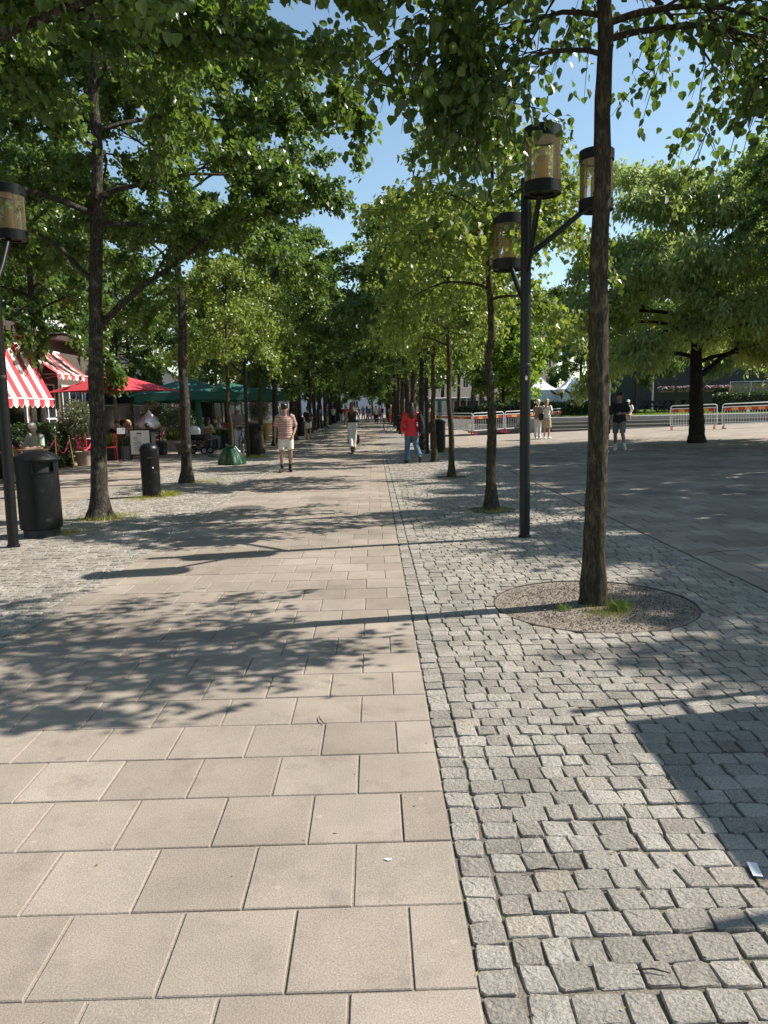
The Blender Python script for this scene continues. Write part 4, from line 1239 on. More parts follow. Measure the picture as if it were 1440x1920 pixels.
# pram, bicycle, pigeon, watering bag
q = Vector((at(372, 835, 27.3).x, 27.3, 0))
t = thing('pram', 'dark pram with white hood parked by the terrace tables', 'pram', q, R(75))
for (x, y) in ((-.24, -.35), (.24, -.35), (-.24, .35), (.24, .35)):
    mb = MB(); mb.tube([(x - .02, y, .14), (x + .02, y, .14)], .14, 18); w = mb.build('wheel', M_rubber, t)
    mb = MB(); mb.tube([(x - .025, y, .14), (x + .025, y, .14)], .085, 14); mb.build('hub', M_steel, w)
mb = MB()
for x in (-.22, .22): mb.tube([(x, -.35, .14), (x, .25, .6), (x, .6, 1.02)], .014, 6); mb.tube([(x, .35, .14), (x, -.2, .6)], .014, 6)
mb.tube([(-.22, .6, 1.02), (.22, .6, 1.02)], .018, 8); mb.build('frame', M_blackm, t)
mb = MB(); mb.box((0, 0, .62), (.4, .75, .22), bev=.06); mb.build('seat_tub', M_blackm, t)
mb = MB(); mb.lathe([(.23, 0), (.22, .14), (.16, .26), (.05, .31), (.001, .315)], 16, c=(0, .12, .72), cap1=False); mb.build('hood', M_cloth, t, smooth=50)
def bicycle(label, loc, rz):
    t = thing('bicycle', label, 'bicycle', loc, rz)
    for y in (-.52, .52):
        mb = MB(); mb.tube([(0, y + .33 * math.cos(a), .34 + .33 * math.sin(a)) for a in [2 * PI * k / 28 for k in range(29)]], .016, 6, lat=(1, 0, 0), cap=False); w = mb.build('wheel', M_rubber, t, smooth=60)
        mb = MB()
        for k in range(14): a = 2 * PI * k / 14; mb.tube([(.012 * (-1) ** k, y, .34), (0, y + .32 * math.cos(a), .34 + .32 * math.sin(a))], .0018, 4)
        mb.tube([(-.05, y, .34), (.05, y, .34)], .02, 8); mb.build('spokes', M_steel, w)
    mb = MB()
    A, B, S, Hd, Rr, Fr = (0, .05, .30), (0, .16, .8), (0, .18, .88), (0, -.36, .82), (0, .52, .34), (0, -.52, .34)
    for a, b, r in ((A, B, .016), (A, Hd, .018), (B, Hd, .016), (A, Rr, .011), (B, Rr, .010), (Hd, Fr, .013), (B, S, .013), (Hd, (0, -.33, 1.0), .013)): mb.tube([a, b], r, 8)
    mb.build('frame', M_slate, t, smooth=50)
    mb = MB(); mb.tube([(0, .06, .9), (0, .18, .915), (0, .31, .92)], [.02, .06, .085], 8, asp=.4); mb.build('saddle', M_rubber, t, smooth=60)
    mb = MB(); mb.tube([(-.3, -.2, 1.0), (-.2, -.33, 1.02), (0, -.33, 1.0), (.2, -.33, 1.02), (.3, -.2, 1.0)], .012, 6); mb.build('handlebar', M_steel, t, smooth=50)
    mb = MB(); mb.tube([(-.02, .05, .30), (.02, .05, .30)], .09, 16); mb.tube([(-.06, .05, .30), (-.06, .12, .15), (-.14, .12, .15)], .01, 5); mb.build('crank', M_steel, t)
    mb = MB()
    for y in (.52, -.52): mb.tube([(0, y + .365 * math.cos(a), .34 + .365 * math.sin(a)) for a in [R(20 + 14 * k) for k in range(11)]], .02, 6, lat=(1, 0, 0), asp=.3)
    mb.build('mudguard', M_steel, t, smooth=50)
    return t
qb = Vector((at(457, 850, 26.8).x, 26.8, 0))
bicycle('grey bicycle held by the white-capped man behind the litter bin', qb, R(24))
def pigeon(label, loc, rz):
    t = thing('pigeon', label, 'pigeon', loc, rz)
    m = mat('pigeon_feather', (.07, .075, .085), .7, .4, 25)
    mb = MB(); mb.tube([(0, -.10, .16), (0, -.06, .145), (0, 0, .13), (0, .07, .115), (0, .13, .10), (0, .2, .088)], [.022, .045, .058, .048, .028, .012], 12, lat=(1, 0, 0), asp=.95)
    mb.tube([(0, -.085, .15), (0, -.105, .19), (0, -.112, .215), (0, -.13, .225), (0, -.143, .222)], [.034, .024, .021, .019, .006], 10); mb.build('body', m, t, smooth=70)
    mb = MB(); mb.tube([(0, -.14, .222), (0, -.168, .214)], [.007, .001], 6); mb.build('beak', M_slate, t)
    for s in (-1, 1):
        mb = MB(); mb.tube([(s * .02, .0, .09), (s * .022, .005, .01)], .004, 5)
        for a in (-.5, 0, .5): mb.tube([(s * .022, .005, .006), (s * .022 + math.sin(a) * .03, .005 - math.cos(a) * .03, .003)], .003, 4)
        mb.build('leg', M_red, t)
    return t
pigeon('dark pigeon walking on the pale slabs near the green watering bag', G(396, 862), R(-75))
t = thing('watering_bag', 'slumped green plastic watering bag round a young linden', 'watering bag', Vector((TX_L, TREE_D[3] + .02, 0)))
t.scale = (.86, .86, .9)
V, Fc = [], []
n = 40; g = random.Random(3)
lev = [(.40, 0), (.43, .03), (.42, .1), (.36, .24), (.29, .36), (.21, .47), (.14, .56), (.17, .63), (.15, .64), (.09, .54)]
for i, (r, z) in enumerate(lev):
    for j in range(n):
        a = 2 * PI * j / n
        k = 1 + .11 * math.sin(4 * a + .4) + .06 * math.sin(9 * a + i * .5) * (1 if i > 1 else .4) + g.uniform(-.02, .02)
        V.append((r * k * math.cos(a) * 1.0, r * k * math.sin(a) * .8, max(0, z + (.04 * math.sin(2 * a + 1) if i > 2 else 0))))
for i in range(len(lev) - 1):
    for j in range(n): Fc.append((i * n + j, i * n + (j + 1) % n, (i + 1) * n + (j + 1) % n, (i + 1) * n + j))
mb = MB(); mb.add(V, Fc); mb.build('sack', M_bag, t, smooth=35)
mb = MB(); mb.tube([(.06 * math.cos(a) * 2.3, .06 * math.sin(a) * 2.1, .545) for a in [2 * PI * k / 16 for k in range(17)]], .012, 6, cap=False); mb.build('tie', M_blackm, t)
mb = MB(); mb.tube([(.14, -.08, .5), (.22, -.16, .36), (.30, -.26, .2), (.38, -.34, .04)], [.03, .022, .02, .03], 6, asp=.3); mb.build('zip_flap', mat('pale_green_flap', (.25, .4, .3), .4, .1, 9), t)

# ------------------------------------------------------------------ the square: barriers, steps, lawn, hedges
def barrier(label, a, b):
    d = b - a
    L = Vector((d.x, d.y, 0)).length - .05
    t = thing('crowd_barrier', label, 'barrier', a + d * (.025 / d.length), math.atan2(d.y, d.x), 'white crowd barriers with red and yellow boards')
    t.rotation_euler = (0, -math.atan2(d.z, L), math.atan2(d.y, d.x))
    mb = MB(); mb.tube([(.02, 0, .2), (.02, 0, .98), (.05, 0, 1.06), (.12, 0, 1.09), (L - .12, 0, 1.09), (L - .05, 0, 1.06), (L - .02, 0, .98), (L - .02, 0, .2)], .021, 8)
    mb.tube([(.02, 0, .2), (L - .02, 0, .2)], .018, 8); mb.tube([(.03, 0, .95), (L - .03, 0, .95)], .014, 8)
    mb.build('frame', M_white, t, smooth=50)
    n = max(6, int(L / .115))
    mb = MB(); mb.tube([(0, 0, .2), (0, 0, .95)], .008, 6); bm_ = mb.mesh('bar', M_white, 50)
    for k in range(1, n): mobj('bar', bm_, t, (L * k / n, 0, 0))
    nb = 7; w = (L - .24) / nb
    mb = MB(); mb.box((w / 2, -.018, .855), (w - .003, .012, .13)); r_ = mb.mesh('board', M_red); mb2 = MB(); mb2.box((w / 2, -.018, .855), (w - .003, .012, .13)); y_ = mb2.mesh('board', M_yel)
    for k in range(nb): mobj('board', y_ if k % 2 else r_, t, (.12 + w * k, 0, 0))
    for x in (.1, L - .1):
        mb = MB(); mb.tube([(x, 0, .22), (x, 0, .03)], .018, 8); mb.box((x, 0, .018), (.05, .5, .03), bev=.006); mb.box((x - .05, 0, .07), (.03, .05, .12)); mb.build('foot', M_red, t)
    mb = MB(); mb.box((L * .5, -.027, .76), (.1, .004, .1)); mb.build('notice', M_paper, t)
    return t
bl = ['barrier at the end beside the young lindens', 'barrier beside the end one, seen past the young linden', 'barrier in front of the clipped hedge', 'barrier right behind the two standing women', 'barrier between the two women and the steps']
bp = [(815, 808), (886, 815), (946, 811), (1018, 806), (1088, 799)]
for i in range(4): barrier('white ' + bl[i], G(*bp[i]), G(*bp[i + 1]))
barrier('white barrier behind the dark trunk of the spreading tree', G(1255, 806), G(1346, 804))
barrier('white barrier in front of the clipped hedge right of the dark trunk', G(1352, 804), G(1452, 800))

TZ = .82                                       # level of the raised lawn
terr = MB(); terr.box((27, 59.0, TZ / 2 - .1), (38, 41.0, TZ + .2 - .012)); tag(terr.build('terrace', M_conc), kind='structure')
lw = MB(); lw.add([(9.6, 40.2, TZ + .004), (46, 40.2, TZ + .004), (46, 79, TZ + .004), (9.6, 79, TZ + .004)], [(0, 1, 2, 3)]); tag(lw.build('lawn', M_lawn), kind='structure')
g = np.random.default_rng(77); n = 26000
pp = np.c_[g.uniform(9.7, 34, n), 40.3 + 22 * g.random(n) ** 1.6, np.full(n, TZ + .004)]
lg = mobj('lawn_grass', leaves('lawn_grass', pp, np.c_[g.normal(0, .4, n), g.normal(0, .4, n), np.ones(n)], g.normal(0, 1, (n, 3)), g.uniform(.05, .1, n), L_lime, (BLADE[0] * np.array([4, 1, 1]), BLADE[1], BLADE[2]), g))
tag(lg, 'mown lawn grass above the stone steps', 'grass', kind='stuff')
st = thing('steps', 'long flight of low granite steps leading up to the lawn', 'steps', (8.2, 37.6, 0))
for k in range(4):
    z0 = .08; h = (TZ - z0) / 4
    mb = MB(); mb.box((12, .25 + .32 * k, z0 + h * (k + .5) - .012 * k), (22.5, .40, h), bev=.012); mb.build('step', M_pave_step, st)
    mb = MB(); mb.box((12, .045 + .32 * k + .0, z0 + h * (k + 1) - .012 * k - .03), (22.5, .012, .02)); mb.build('nosing', mat('sunlit_step_edge', (.5, .47, .43), .8, .1, 10), st)  # pale strip paints sunlight along each step edge
hedge('long clipped hedge behind the barriers and the two standing women', (9.3, 42.6, .45), 6.4, .9, 1.08, 5200, .11, 11, group='clipped hedges round the square')
hedge('clipped hedge behind the white barrier right of the dark trunk', (21.5, 41.4, TZ), 5.2, .9, 1.02, 4200, .11, 12, group='clipped hedges round the square')
hedge('short clipped hedge beside the portable cabins', (5.9, 46.5, .1), 1.7, .9, 1.3, 1600, .11, 13, group='clipped hedges round the square')
# long low wall under the hedge
mb = MB(); mb.box((9.0, 42.0, .24), (7.4, .3, .48), bev=.02); tag(mb.build('low_wall', M_conc), 'low concrete wall beneath the long clipped hedge', 'wall')

def tent(label, c, w, zb, ze, zp):
    t = thing('marquee_tent', label, 'tent', c, 0, 'white marquee tents')
    h = w / 2
    mt = mat('tent_fabric', (.8, .81, .84), .7, .04, 4, bump=.1)
    V = [(-h, -h, ze), (h, -h, ze), (h, h, ze), (-h, h, ze)]; mb = MB()
    lev = [(1.0, ze), (.6, ze + (zp - ze) * .28), (.25, ze + (zp - ze) * .66), (.02, zp)]
    P = [(x * q, y * q, z) for q, z in lev for (x, y) in ((-h, -h), (h, -h), (h, h), (-h, h))]
    mb.add(P, [(4 * k + i, 4 * k + (i + 1) % 4, 4 * k + 4 + (i + 1) % 4, 4 * k + 4 + i) for k in range(3) for i in range(4)] + [(12, 13, 14, 15)]); mb.build('roof', mt, t)
    for (x, y, rz) in ((0, -h, 0), (0, h, 0), (-h, 0, PI / 2), (h, 0, PI / 2)):
        mb = MB(); n = 10
        for k in range(n):
            a, b = -h + w * k / n, -h + w * (k + 1) / n
            o1, o2 = .02 * math.sin(k * 2.1), .02 * math.sin((k + 1) * 2.1)
            mb.add([Matrix.Rotation(rz, 3, 'Z') @ Vector(v) for v in ((a, o1, zb), (b, o2, zb), (b, 0, ze), (a, 0, ze))], [(0, 1, 2, 3)])
        o = mb.build('side_wall', mt, t, smooth=60, loc=(x * .99, y * .99, 0))
    for (x, y) in ((-h, -h), (h, -h), (h, h), (-h, h)):
        mb = MB(); mb.tube([(x, y, 0), (x, y, ze)], .03, 8); mb.build('pole', M_steel, t)
    return t
for k, px in enumerate((1012, 1062)):
    p = at(px, 750, 70); tent(['white peaked marquee tent beyond the hedge, plain sides', 'white peaked marquee tent with black bunting beyond the hedge'][k], (p.x, 70 - 2 * k, TZ), 2.75, .02, 1.95, 3.2)
p = at(1060, 740, 66.3)
t = thing('bunting', 'black and yellow bunting draped on the front of the tent', 'bunting', (p.x, 66.2, TZ))
for k in range(2):
    mb = MB(); a = -1.3 + 1.3 * k
    mb.add([(a + 1.3 * i / 8, -.02, 1.9 - v - (.32 * math.sin(i / 8 * PI))) for v in (0, .2) for i in range(9)], [(i, i + 1, 10 + i, 9 + i) for i in range(8)]); mb.build('swag', M_blackm, t)
    mb = MB(); mb.box((a + .6, -.05, 1.62), (.3, .02, .3)); mb.build('badge', M_yel, t)
mb = MB(); mb.tube([(-1.35, 0, 0), (-1.35, 0, 1.95)], .03, 6); mb.tube([(1.35, 0, 0), (1.35, 0, 1.95)], .03, 6); mb.build('post', M_steel, t)

# dark clad hall with flower boxes
t = thing('dark_hall', 'dark charcoal-clad hall behind the picnic tables', 'building', (34, 66, TZ))
mb = MB(); mb.box((0, 4, 2.6), (26, 8, 5.2)); mb.build('wall', M_slate, t)
for k in range(26):
    mb = MB(); mb.box((0, -.012, .1 + k * .2), (26, .03, .17)); mb.build('cladding_board', M_slate, t)
mb = MB(); mb.box((0, 3.8, 5.3), (26.8, 9, .22)); mb.build('roof', M_brown, t)
w = MB(); w.box((-5.6, -.04, 1.35), (1.2, .06, 2.5)); w.build('door', M_dark, t)
w = MB(); w.box((-5.6, -.05, 3.0), (1.15, .06, .75)); wo = w.build('window', M_pane, t)
w = MB()
for s in (-.58, -.2, .2, .58): w.box((-5.6 + s, -.09, 3.0), (.06, .03, .8))
for s in (-.38, .38): w.box((-5.6, -.088, 3.0 + s), (1.2, .028, .06))
w.build('window_frame', M_white, wo)
mb = MB(); mb.box((27.5, 57.4, TZ + .68), (12.5, .25, 1.36), bev=.01); tag(mb.build('planter_wall', M_slate), 'low dark wall below the pink flower boxes', 'wall')
for k, px in enumerate((1250, 1284, 1330, 1356)):
    p = at(px, 740, 57.3); lab = ['pink flower box next to the post on the dark wall', 'pink flower box left of the dark trunk', 'small pink flower box right of the dark trunk', 'pink flower box next to the glass railing'][k]
    t = thing('flower_box', lab, 'flower box', (p.x, 57.35, TZ + 1.362), 0, 'pink flower boxes on the dark wall')
    wd = 1.15 if k != 2 else .6
    mb = MB(); mb.box((0, 0, .09), (wd, .24, .18), bev=.01); mb.build('trough', M_wood, t)
    blob_leaves('leaves', 500, .09, L_hedge, 30 + k, slab_vol(wd, .3, .2), parent=t, loc=(0, 0, .12))
    blob_leaves('blossom', 200, .08, L_petal_p, 40 + k, slab_vol(wd * 1.02, .36, .3), parent=t, loc=(0, 0, .10))
def picnic(label, loc, rz):
    t = thing('picnic_table', label, 'picnic table', loc, rz, 'black picnic tables on the lawn')
    mb = MB()
    for k in range(4): mb.box((0, -.3 + .2 * k, .74), (1.8, .18, .04))
    mb.build('table_top', M_blackm, t)
    for s in (-1, 1):
        mb = MB()
        for k in range(2): mb.box((0, s * (.62 + .14 * k), .44), (1.8, .13, .04))
        mb.build('bench', M_blackm, t)
        mb = MB(); mb.tube([(s * .65, -.75, 0), (s * .65, -.2, .72)], .035, 6); mb.tube([(s * .65, .75, 0), (s * .65, .2, .72)], .035, 6); mb.tube([(s * .65, -.75, .41), (s * .65, .75, .41)], .03, 6); mb.build('trestle', M_blackm, t)
    return t
pc = None
for k, (px, D) in enumerate(((1236, 47), (1262, 48.5), (1290, 46.5), (1222, 52), (1272, 53))):
    p = at(px, 770, D)
    lab = 'black picnic table standing on the lawn between steps and dark hall'
    if pc is None: pc = picnic(lab, (p.x, D, TZ), R(15))
    else: copy_tree(pc, (p.x, D, TZ), R(15 + 25 * k))
# glass railing with flowers
t = thing('glass_railing', 'glass railing with steel posts above the clipped hedge', 'railing', (at(1368, 740, 45).x, 45, TZ))
for k in range(5):
    mb = MB(); mb.tube([(k * 1.25, 0, 0), (k * 1.25, 0, 1.75)], .028, 8); mb.build('post', M_steel, t)
    if k < 4: mb = MB(); mb.box((k * 1.25 + .625, 0, 1.2), (1.15, .012, .95)); mb.build('pane', M_clear, t)
mb = MB(); mb.tube([(0, 0, 1.76), (5, 0, 1.76)], .026, 8); mb.build('handrail', M_steel, t)
p = at(1395, 735, 46.3)
t = thing('flower_bed', 'yellow flowers in a raised trough behind the glass railing', 'flowers', (p.x, 46.3, TZ))
mb = MB(); mb.box((.4, 0, .5), (4.2, .5, 1.0), bev=.02); mb.build('trough', M_slate, t)
blob_leaves('leaves', 900, .14, L_hedge, 51, slab_vol(4.2, .5, .35), parent=t, loc=(.4, 0, .98))
blob_leaves('blossom', 240, .13, L_petal_y, 52, slab_vol(4.0, .5, .4), parent=t, loc=(.4, 0, 1.0))
p = at(1416, 722, 47.5)
t = thing('topiary_ball', 'round clipped pot plant behind the glass railing', 'potted plant', (p.x, 47.5, TZ))
mb = MB(); mb.lathe([(.2, 0), (.3, .6), (.32, .62), (.28, .62)], 16); mb.build('pot', M_slate, t, smooth=35)
blob_leaves('foliage', 900, .1, L_olive, 53, ball(.5, .45, 1.35, .5), parent=t)
mb = MB(); mb.tube([(0, 0, .6), (0, 0, 1.3)], .03, 6); mb.build('stem', B_dark, t)
mb = MB(); mb.tube([(at(1143, 740, 44).x, 44, TZ), (at(1143, 740, 44).x, 44, 5.2)], .05, 10); o = mb.build('flag_pole', M_steel, smooth=50); tag(o, 'slim steel pole standing on the lawn behind the black-shirted man', 'pole')
mb = MB(); mb.tube([(at(1224, 720, 55).x, 55, TZ), (at(1224, 720, 55).x, 55, 5.4)], .06, 10); tag(mb.build('flag_pole', M_steel, smooth=50), 'slim steel pole before the dark hall', 'pole')
# portable cabins, site fence, far buildings
M_cab = mat('cabin_green', (.12, .25, .2), .5, .1, 4)
GPC = 'portable green and white cabins'
def cabin(loc):
    t = thing('portable_cabin', 'green and white portable cabin beyond the barriers', 'cabin', loc, .05, GPC)
    mb = MB(); mb.box((0, 0, 1.1), (1.05, 1.05, 2.2), bev=.03); mb.build('shell', M_cab, t)
    mb = MB(); mb.box((0, -.54, 1.05), (.7, .03, 1.9)); d = mb.build('door', M_white, t)
    mb = MB(); mb.box((.25, -.565, 1.05), (.06, .03, .14)); mb.build('handle', M_blackm, d)
    mb = MB(); mb.box((0, 0, 2.27), (1.1, 1.1, .14), bev=.04); mb.build('roof', M_white, t)
    return t
cb = cabin((at(812, 770, 76).x, 76, 0))
for k in range(1, 4): copy_tree(cb, (at(812, 770, 76).x + 1.15 * k, 76, 0), .05)
t = thing('site_fence', 'dark screened site fence with red posts behind the hedge', 'fence', (at(852, 760, 62).x, 62, 0))
for k in range(7):
    mb = MB(); mb.box((k * 1.0 + .5, 0, 1.05), (.94, .04, 1.7)); mb.build('panel', M_blackm, t)
for k in range(8):
    mb = MB(); mb.box((k * 1.0, -.02, 1.05), (.06, .08, 2.1)); mb.build('post', M_red if k % 3 == 0 else M_steel, t)
def block(label, c, lx, ly, h, m, nx, nz, axis='y-', group=None, win=(1.1, 1.6)):
    t = thing('apartment_building', label, 'building', c, 0, group)
    mb = MB(); mb.box((0, 0, h / 2), (lx, ly, h)); mb.build('wall', m, t)
    mb = MB(); mb.box((0, 0, h + .2), (lx + .8, ly + .8, .4)); mb.build('roof', M_brown, t)
    w = MB(); w.box((0, 0, 0), (win[0], .12, win[1]) if axis == 'y-' else (.12, win[0], win[1])); wm = w.mesh('window', M_pane)
    f = MB()
    for (a, z, l, v) in ((0, win[1] / 2, win[0] + .16, .1), (0, -win[1] / 2, win[0] + .16, .1), (-win[0] / 2, 0, .1, win[1] - .1), (win[0] / 2, 0, .1, win[1] - .1), (0, 0, .06, win[1] - .1)):
        if axis == 'y-': f.box((a, -.05, z), (l, .12, v))
        else: f.box((.05, a, z), (.12, l, v))
    fm = f.mesh('window_frame', M_white)
    L = lx if axis == 'y-' else ly
    for i in range(nx):
        for k in range(nz):
            s = -L / 2 + L * (i + .5) / nx; z = 2.2 + (h - 2.6) * k / max(1, nz - 1) if nz > 1 else h / 2
            z = min(z, h - 1.3)
            o = mobj('window', wm, t, (s, -ly / 2, z) if axis == 'y-' else (lx / 2, s, z))
            mobj('window_frame', fm, o)
    return t
M_fac1 = mat('facade_cream', (.55, .46, .36), .85, .06, 2)
M_fac2 = mat('facade_white', (.68, .67, .64), .85, .05, 2)
M_fac3 = mat('facade_grey_blue', (.42, .47, .55), .8, .06, 2)
block('cream apartment house far beyond the cabins', (22, 158, 0), 30, 12, 17, M_fac1, 9, 5)
block('pale grey-blue building closing the far end of the walkway', (-9, 176, 0), 34, 12, 12, M_fac3, 10, 3)
block('long white house front behind the cafe trees', (-36, 62, 0), 12, 100, 13, M_fac2, 24, 4, 'x+', win=(1.3, 1.8))
block('cream house front beyond the wood of the square', (70, 110, 0), 50, 12, 13, M_fac1, 12, 4)

# unseen panel on two posts, added and shaped to cast the shadow on the setts
t = thing('shadow_panel', 'unseen panel between two posts, added to cast the shadow on the setts', 'shadow caster', (3.72, 3.34, gz(3.72)))
for y in (-.80, .80):
    mb = MB(); mb.lathe([(.06, -.02), (.06, .02), (.028, .03), (.028, 2.62), (.01, 2.63)], 14, c=(0, y, 0)); mb.build('post', M_black, t, smooth=35)
mb = MB(); mb.box((0, 0, 1.42), (.05, 1.26, 1.96), bev=.01); mb.build('panel', M_blackm, t)
for y in (-.72, .72):
    for z in (.75, 2.05): mb = MB(); mb.box((0, y, z), (.03, .18, .03)); mb.build('bracket', M_steel, t)
mb = MB(); mb.box((0, 0, .2), (.08, 1.3, .4), bev=.02); mb.build('base', M_conc, t)
# yellow-edged kerb stone by the square-side bin
q = G(838, 846); mb = MB(); mb.box((0, 0, .06), (.5, .3, .12), bev=.02); tag(mb.build('kerb_stone', mat('yellow_paint_worn', (.55, .42, .1), .8, .3, 12), loc=q), 'yellow-painted kerb stone beside the square-side litter bin', 'kerb stone')
# ------------------------------------------------------------------ people
SKIN = mat('skin', (.46, .27, .19), .55, .08, 12)
SKIN2 = mat('skin_tan', (.34, .19, .125), .55, .08, 12)
def cloth(name, col, rough=.85, var=.12, scale=9):
    return mat('cloth_' + name, col, rough, var, scale, bump=.15, bscale=30)
WORK = bpy.data.scenes.new('work')
def remeshed(mb, name, m, voxel, it=2):
    me = mb.mesh(name + '_src')
    o = bpy.data.objects.new('tmp', me); WORK.collection.objects.link(o)
    r = o.modifiers.new('r', 'REMESH'); r.mode = 'VOXEL'; r.voxel_size = voxel
    s = o.modifiers.new('s', 'SMOOTH'); s.factor = .5; s.iterations = it
    with bpy.context.temp_override(scene=WORK, view_layer=WORK.view_layers[0]):
        dg = bpy.context.evaluated_depsgraph_get()
    out = bpy.data.meshes.new_from_object(o.evaluated_get(dg))
    bpy.data.objects.remove(o); bpy.data.meshes.remove(me)
    out.name = name
    out.materials.clear(); out.materials.append(m)
    out.polygons.foreach_set('use_smooth', [True] * len(out.polygons))
    return out
V3 = Vector
STAND = dict(pel=(0, 0, .95), chest=(0, 0, 1.30), neck=(0, 0, 1.47), head=(0, -.015, 1.62),
    hipL=(.092, 0, .91), kneL=(.10, -.01, .50), ankL=(.105, .02, .085), toeL=(.12, -.17, .03),
    hipR=(-.092, 0, .91), kneR=(-.10, -.01, .50), ankR=(-.105, .02, .085), toeR=(-.12, -.17, .03),
    shL=(.175, 0, 1.42), elL=(.235, .03, 1.14), wrL=(.245, -.05, .90), shR=(-.175, 0, 1.42), elR=(-.235, .03, 1.14), wrR=(-.245, -.05, .90), face=0.0)
SIT = dict(STAND, pel=(0, 0, .56), chest=(0, .05, .90), neck=(0, .03, 1.07), head=(0, -.01, 1.22),
    hipL=(.095, 0, .53), kneL=(.13, -.44, .52), ankL=(.13, -.42, .09), toeL=(.14, -.60, .03), hipR=(-.095, 0, .53), kneR=(-.13, -.44, .52), ankR=(-.13, -.42, .09), toeR=(-.14, -.60, .03),
    shL=(.175, .04, 1.02), elL=(.24, -.05, .76), wrL=(.14, -.28, .70), shR=(-.175, .04, 1.02), elR=(-.24, -.05, .76), wrR=(-.14, -.28, .70))
def person(label, loc, rz, pose, s=1.0, top=None, sleeve=.75, top_len=.0, bottom=None, leg=1.0, shoes=None, hair=None, hair_len=0, skin=None, cap=None, socks=None, glasses=False, lod=1, group=None, skirt=False, fem=False, bald=False, loose=0.0, hair_bun=False):
    skin = skin or SKIN
    P = {k: (V3(v) if hasattr(v, '__len__') else v) for k, v in pose.items()}
    t = thing('person', label, 'person', loc, rz, group)
    t.scale = (s, s, s)
    vx = (.013, .02, .032)[lod]
    X = (1, 0, 0)
    fw = .92 if fem else 1.0
    def spine(u):                              # u: 0 pelvis, 1 chest, 2 neck
        return P['pel'].lerp(P['chest'], u) if u < 1 else P['chest'].lerp(P['neck'], u - 1)
    shv = (P['shL'] - P['shR']); shv.z *= .4
    def torso(mb, add=0.0, u0=-.28, u1=1.9, belly=0):
        rings = [(-.28, .11, .10), (-.08, .155, .112), (.15, .158 if not fem else .165, .115), (.45, .142 if not fem else .122, .105), (.8, .158 if not fem else .142, .112), (1.1, .172 * fw, .108), (1.5, .172 * fw, .09), (1.75, .12, .072), (1.95, .065, .06)]
        pts, ra, asp = [], [], []
        for (u, rx, ry) in rings:
            if u < u0 or u > u1: continue
            p = spine(u) if u >= 0 else P['pel'] + (P['pel'] - P['chest']) * -u
            pts.append(p); ra.append(rx + add); asp.append((ry + add) / (rx + add))
        mb.tube(pts, ra, 14, lat=tuple(shv), asp=asp)
    def legs(mb, frac=1.0, add=0.0, flare=0.0, sides='LR'):
        for sd in sides:
            h, k, a = P['hip' + sd], P['kne' + sd], P['ank' + sd]
            pts = [h + V3((0, 0, .02)), h.lerp(k, .35), h.lerp(k, .8), k, k.lerp(a, .3), k.lerp(a, .7), a]
            ra = [.088, .082, .062, .055, .056, .042, .036]
            if frac < 1:
                L = frac * 2
                cut = [(0, 0), (.35, 1), (.8, 2), (1, 3), (1.3, 4), (1.7, 5), (2, 6)]
                keep = [i for q, i in cut if q < L - .02]
                end = h.lerp(k, L) if L <= 1 else k.lerp(a, L - 1)
                re = .082 - .027 * min(1, L)
                pts = [pts[i] for i in keep] + [end]; ra = [ra[i] for i in keep] + [re]
            mb.tube(pts, [r + add + flare * (i / (len(pts) - 1)) for i, r in enumerate(ra)], 12)
    def arms(mb, f0=0.0, frac=1.0, add=0.0):
        for sd in 'LR':
            h, k, a = P['sh' + sd], P['el' + sd], P['wr' + sd]
            pts = [h + (P['neck'] - h) * .25, h, h.lerp(k, .5), k, k.lerp(a, .4), a]
            ra = [.05, .054, .045, .038, .036, .026]
            if fem: ra = [r * .85 for r in ra]
            if frac < 1:
                L = frac * 2
                cut = [(-1, 0), (0, 1), (.5, 2), (1, 3), (1.4, 4), (2, 5)]
                keep = [i for q, i in cut if q < L - .02]
                end = h.lerp(k, L) if L <= 1 else k.lerp(a, L - 1)
                pts = [pts[i] for i in keep] + [end]; ra = [ra[i] for i in keep] + [.046 if L <= 1 else .036]
            mb.tube(pts, [r + add for r in ra], 10)
    hd = P['head']; fr = Matrix.Rotation(P['face'], 3, 'Z')
    tilt = Matrix.Rotation(P.get('nod', 0.0), 3, 'X')
    def hp(x, y, z): return hd + fr @ (tilt @ V3((x, y, z)))
    fx = tuple(fr @ V3((1, 0, 0)))
    mb = MB()
    torso(mb); legs(mb); arms(mb)
    mb.tube([spine(1.8), hd + V3((0, .01, -.06))], [.056 * fw, .05 * fw], 10)
    mb.tube([hp(0, -.035, -.125), hp(0, -.03, -.10), hp(0, -.012, -.05), hp(0, 0, .01), hp(0, .008, .06), hp(0, .01, .10), hp(0, .01, .125)], [.026, .046, .063, .073, .072, .052, .02], 14, lat=fx, asp=[1.0, 1.15, 1.3, 1.28, 1.28, 1.25, 1.2])
    mb.tube([hp(0, -.085, .015), hp(0, -.108, -.025), hp(0, -.088, -.035)], [.008, .014, .008], 8)
    for sx in (-1, 1): mb.tube([hp(sx * .07, .01, -.035), hp(sx * .078, .012, .0), hp(sx * .07, .015, .03)], [.01, .016, .01], 6)
    hands = MB()
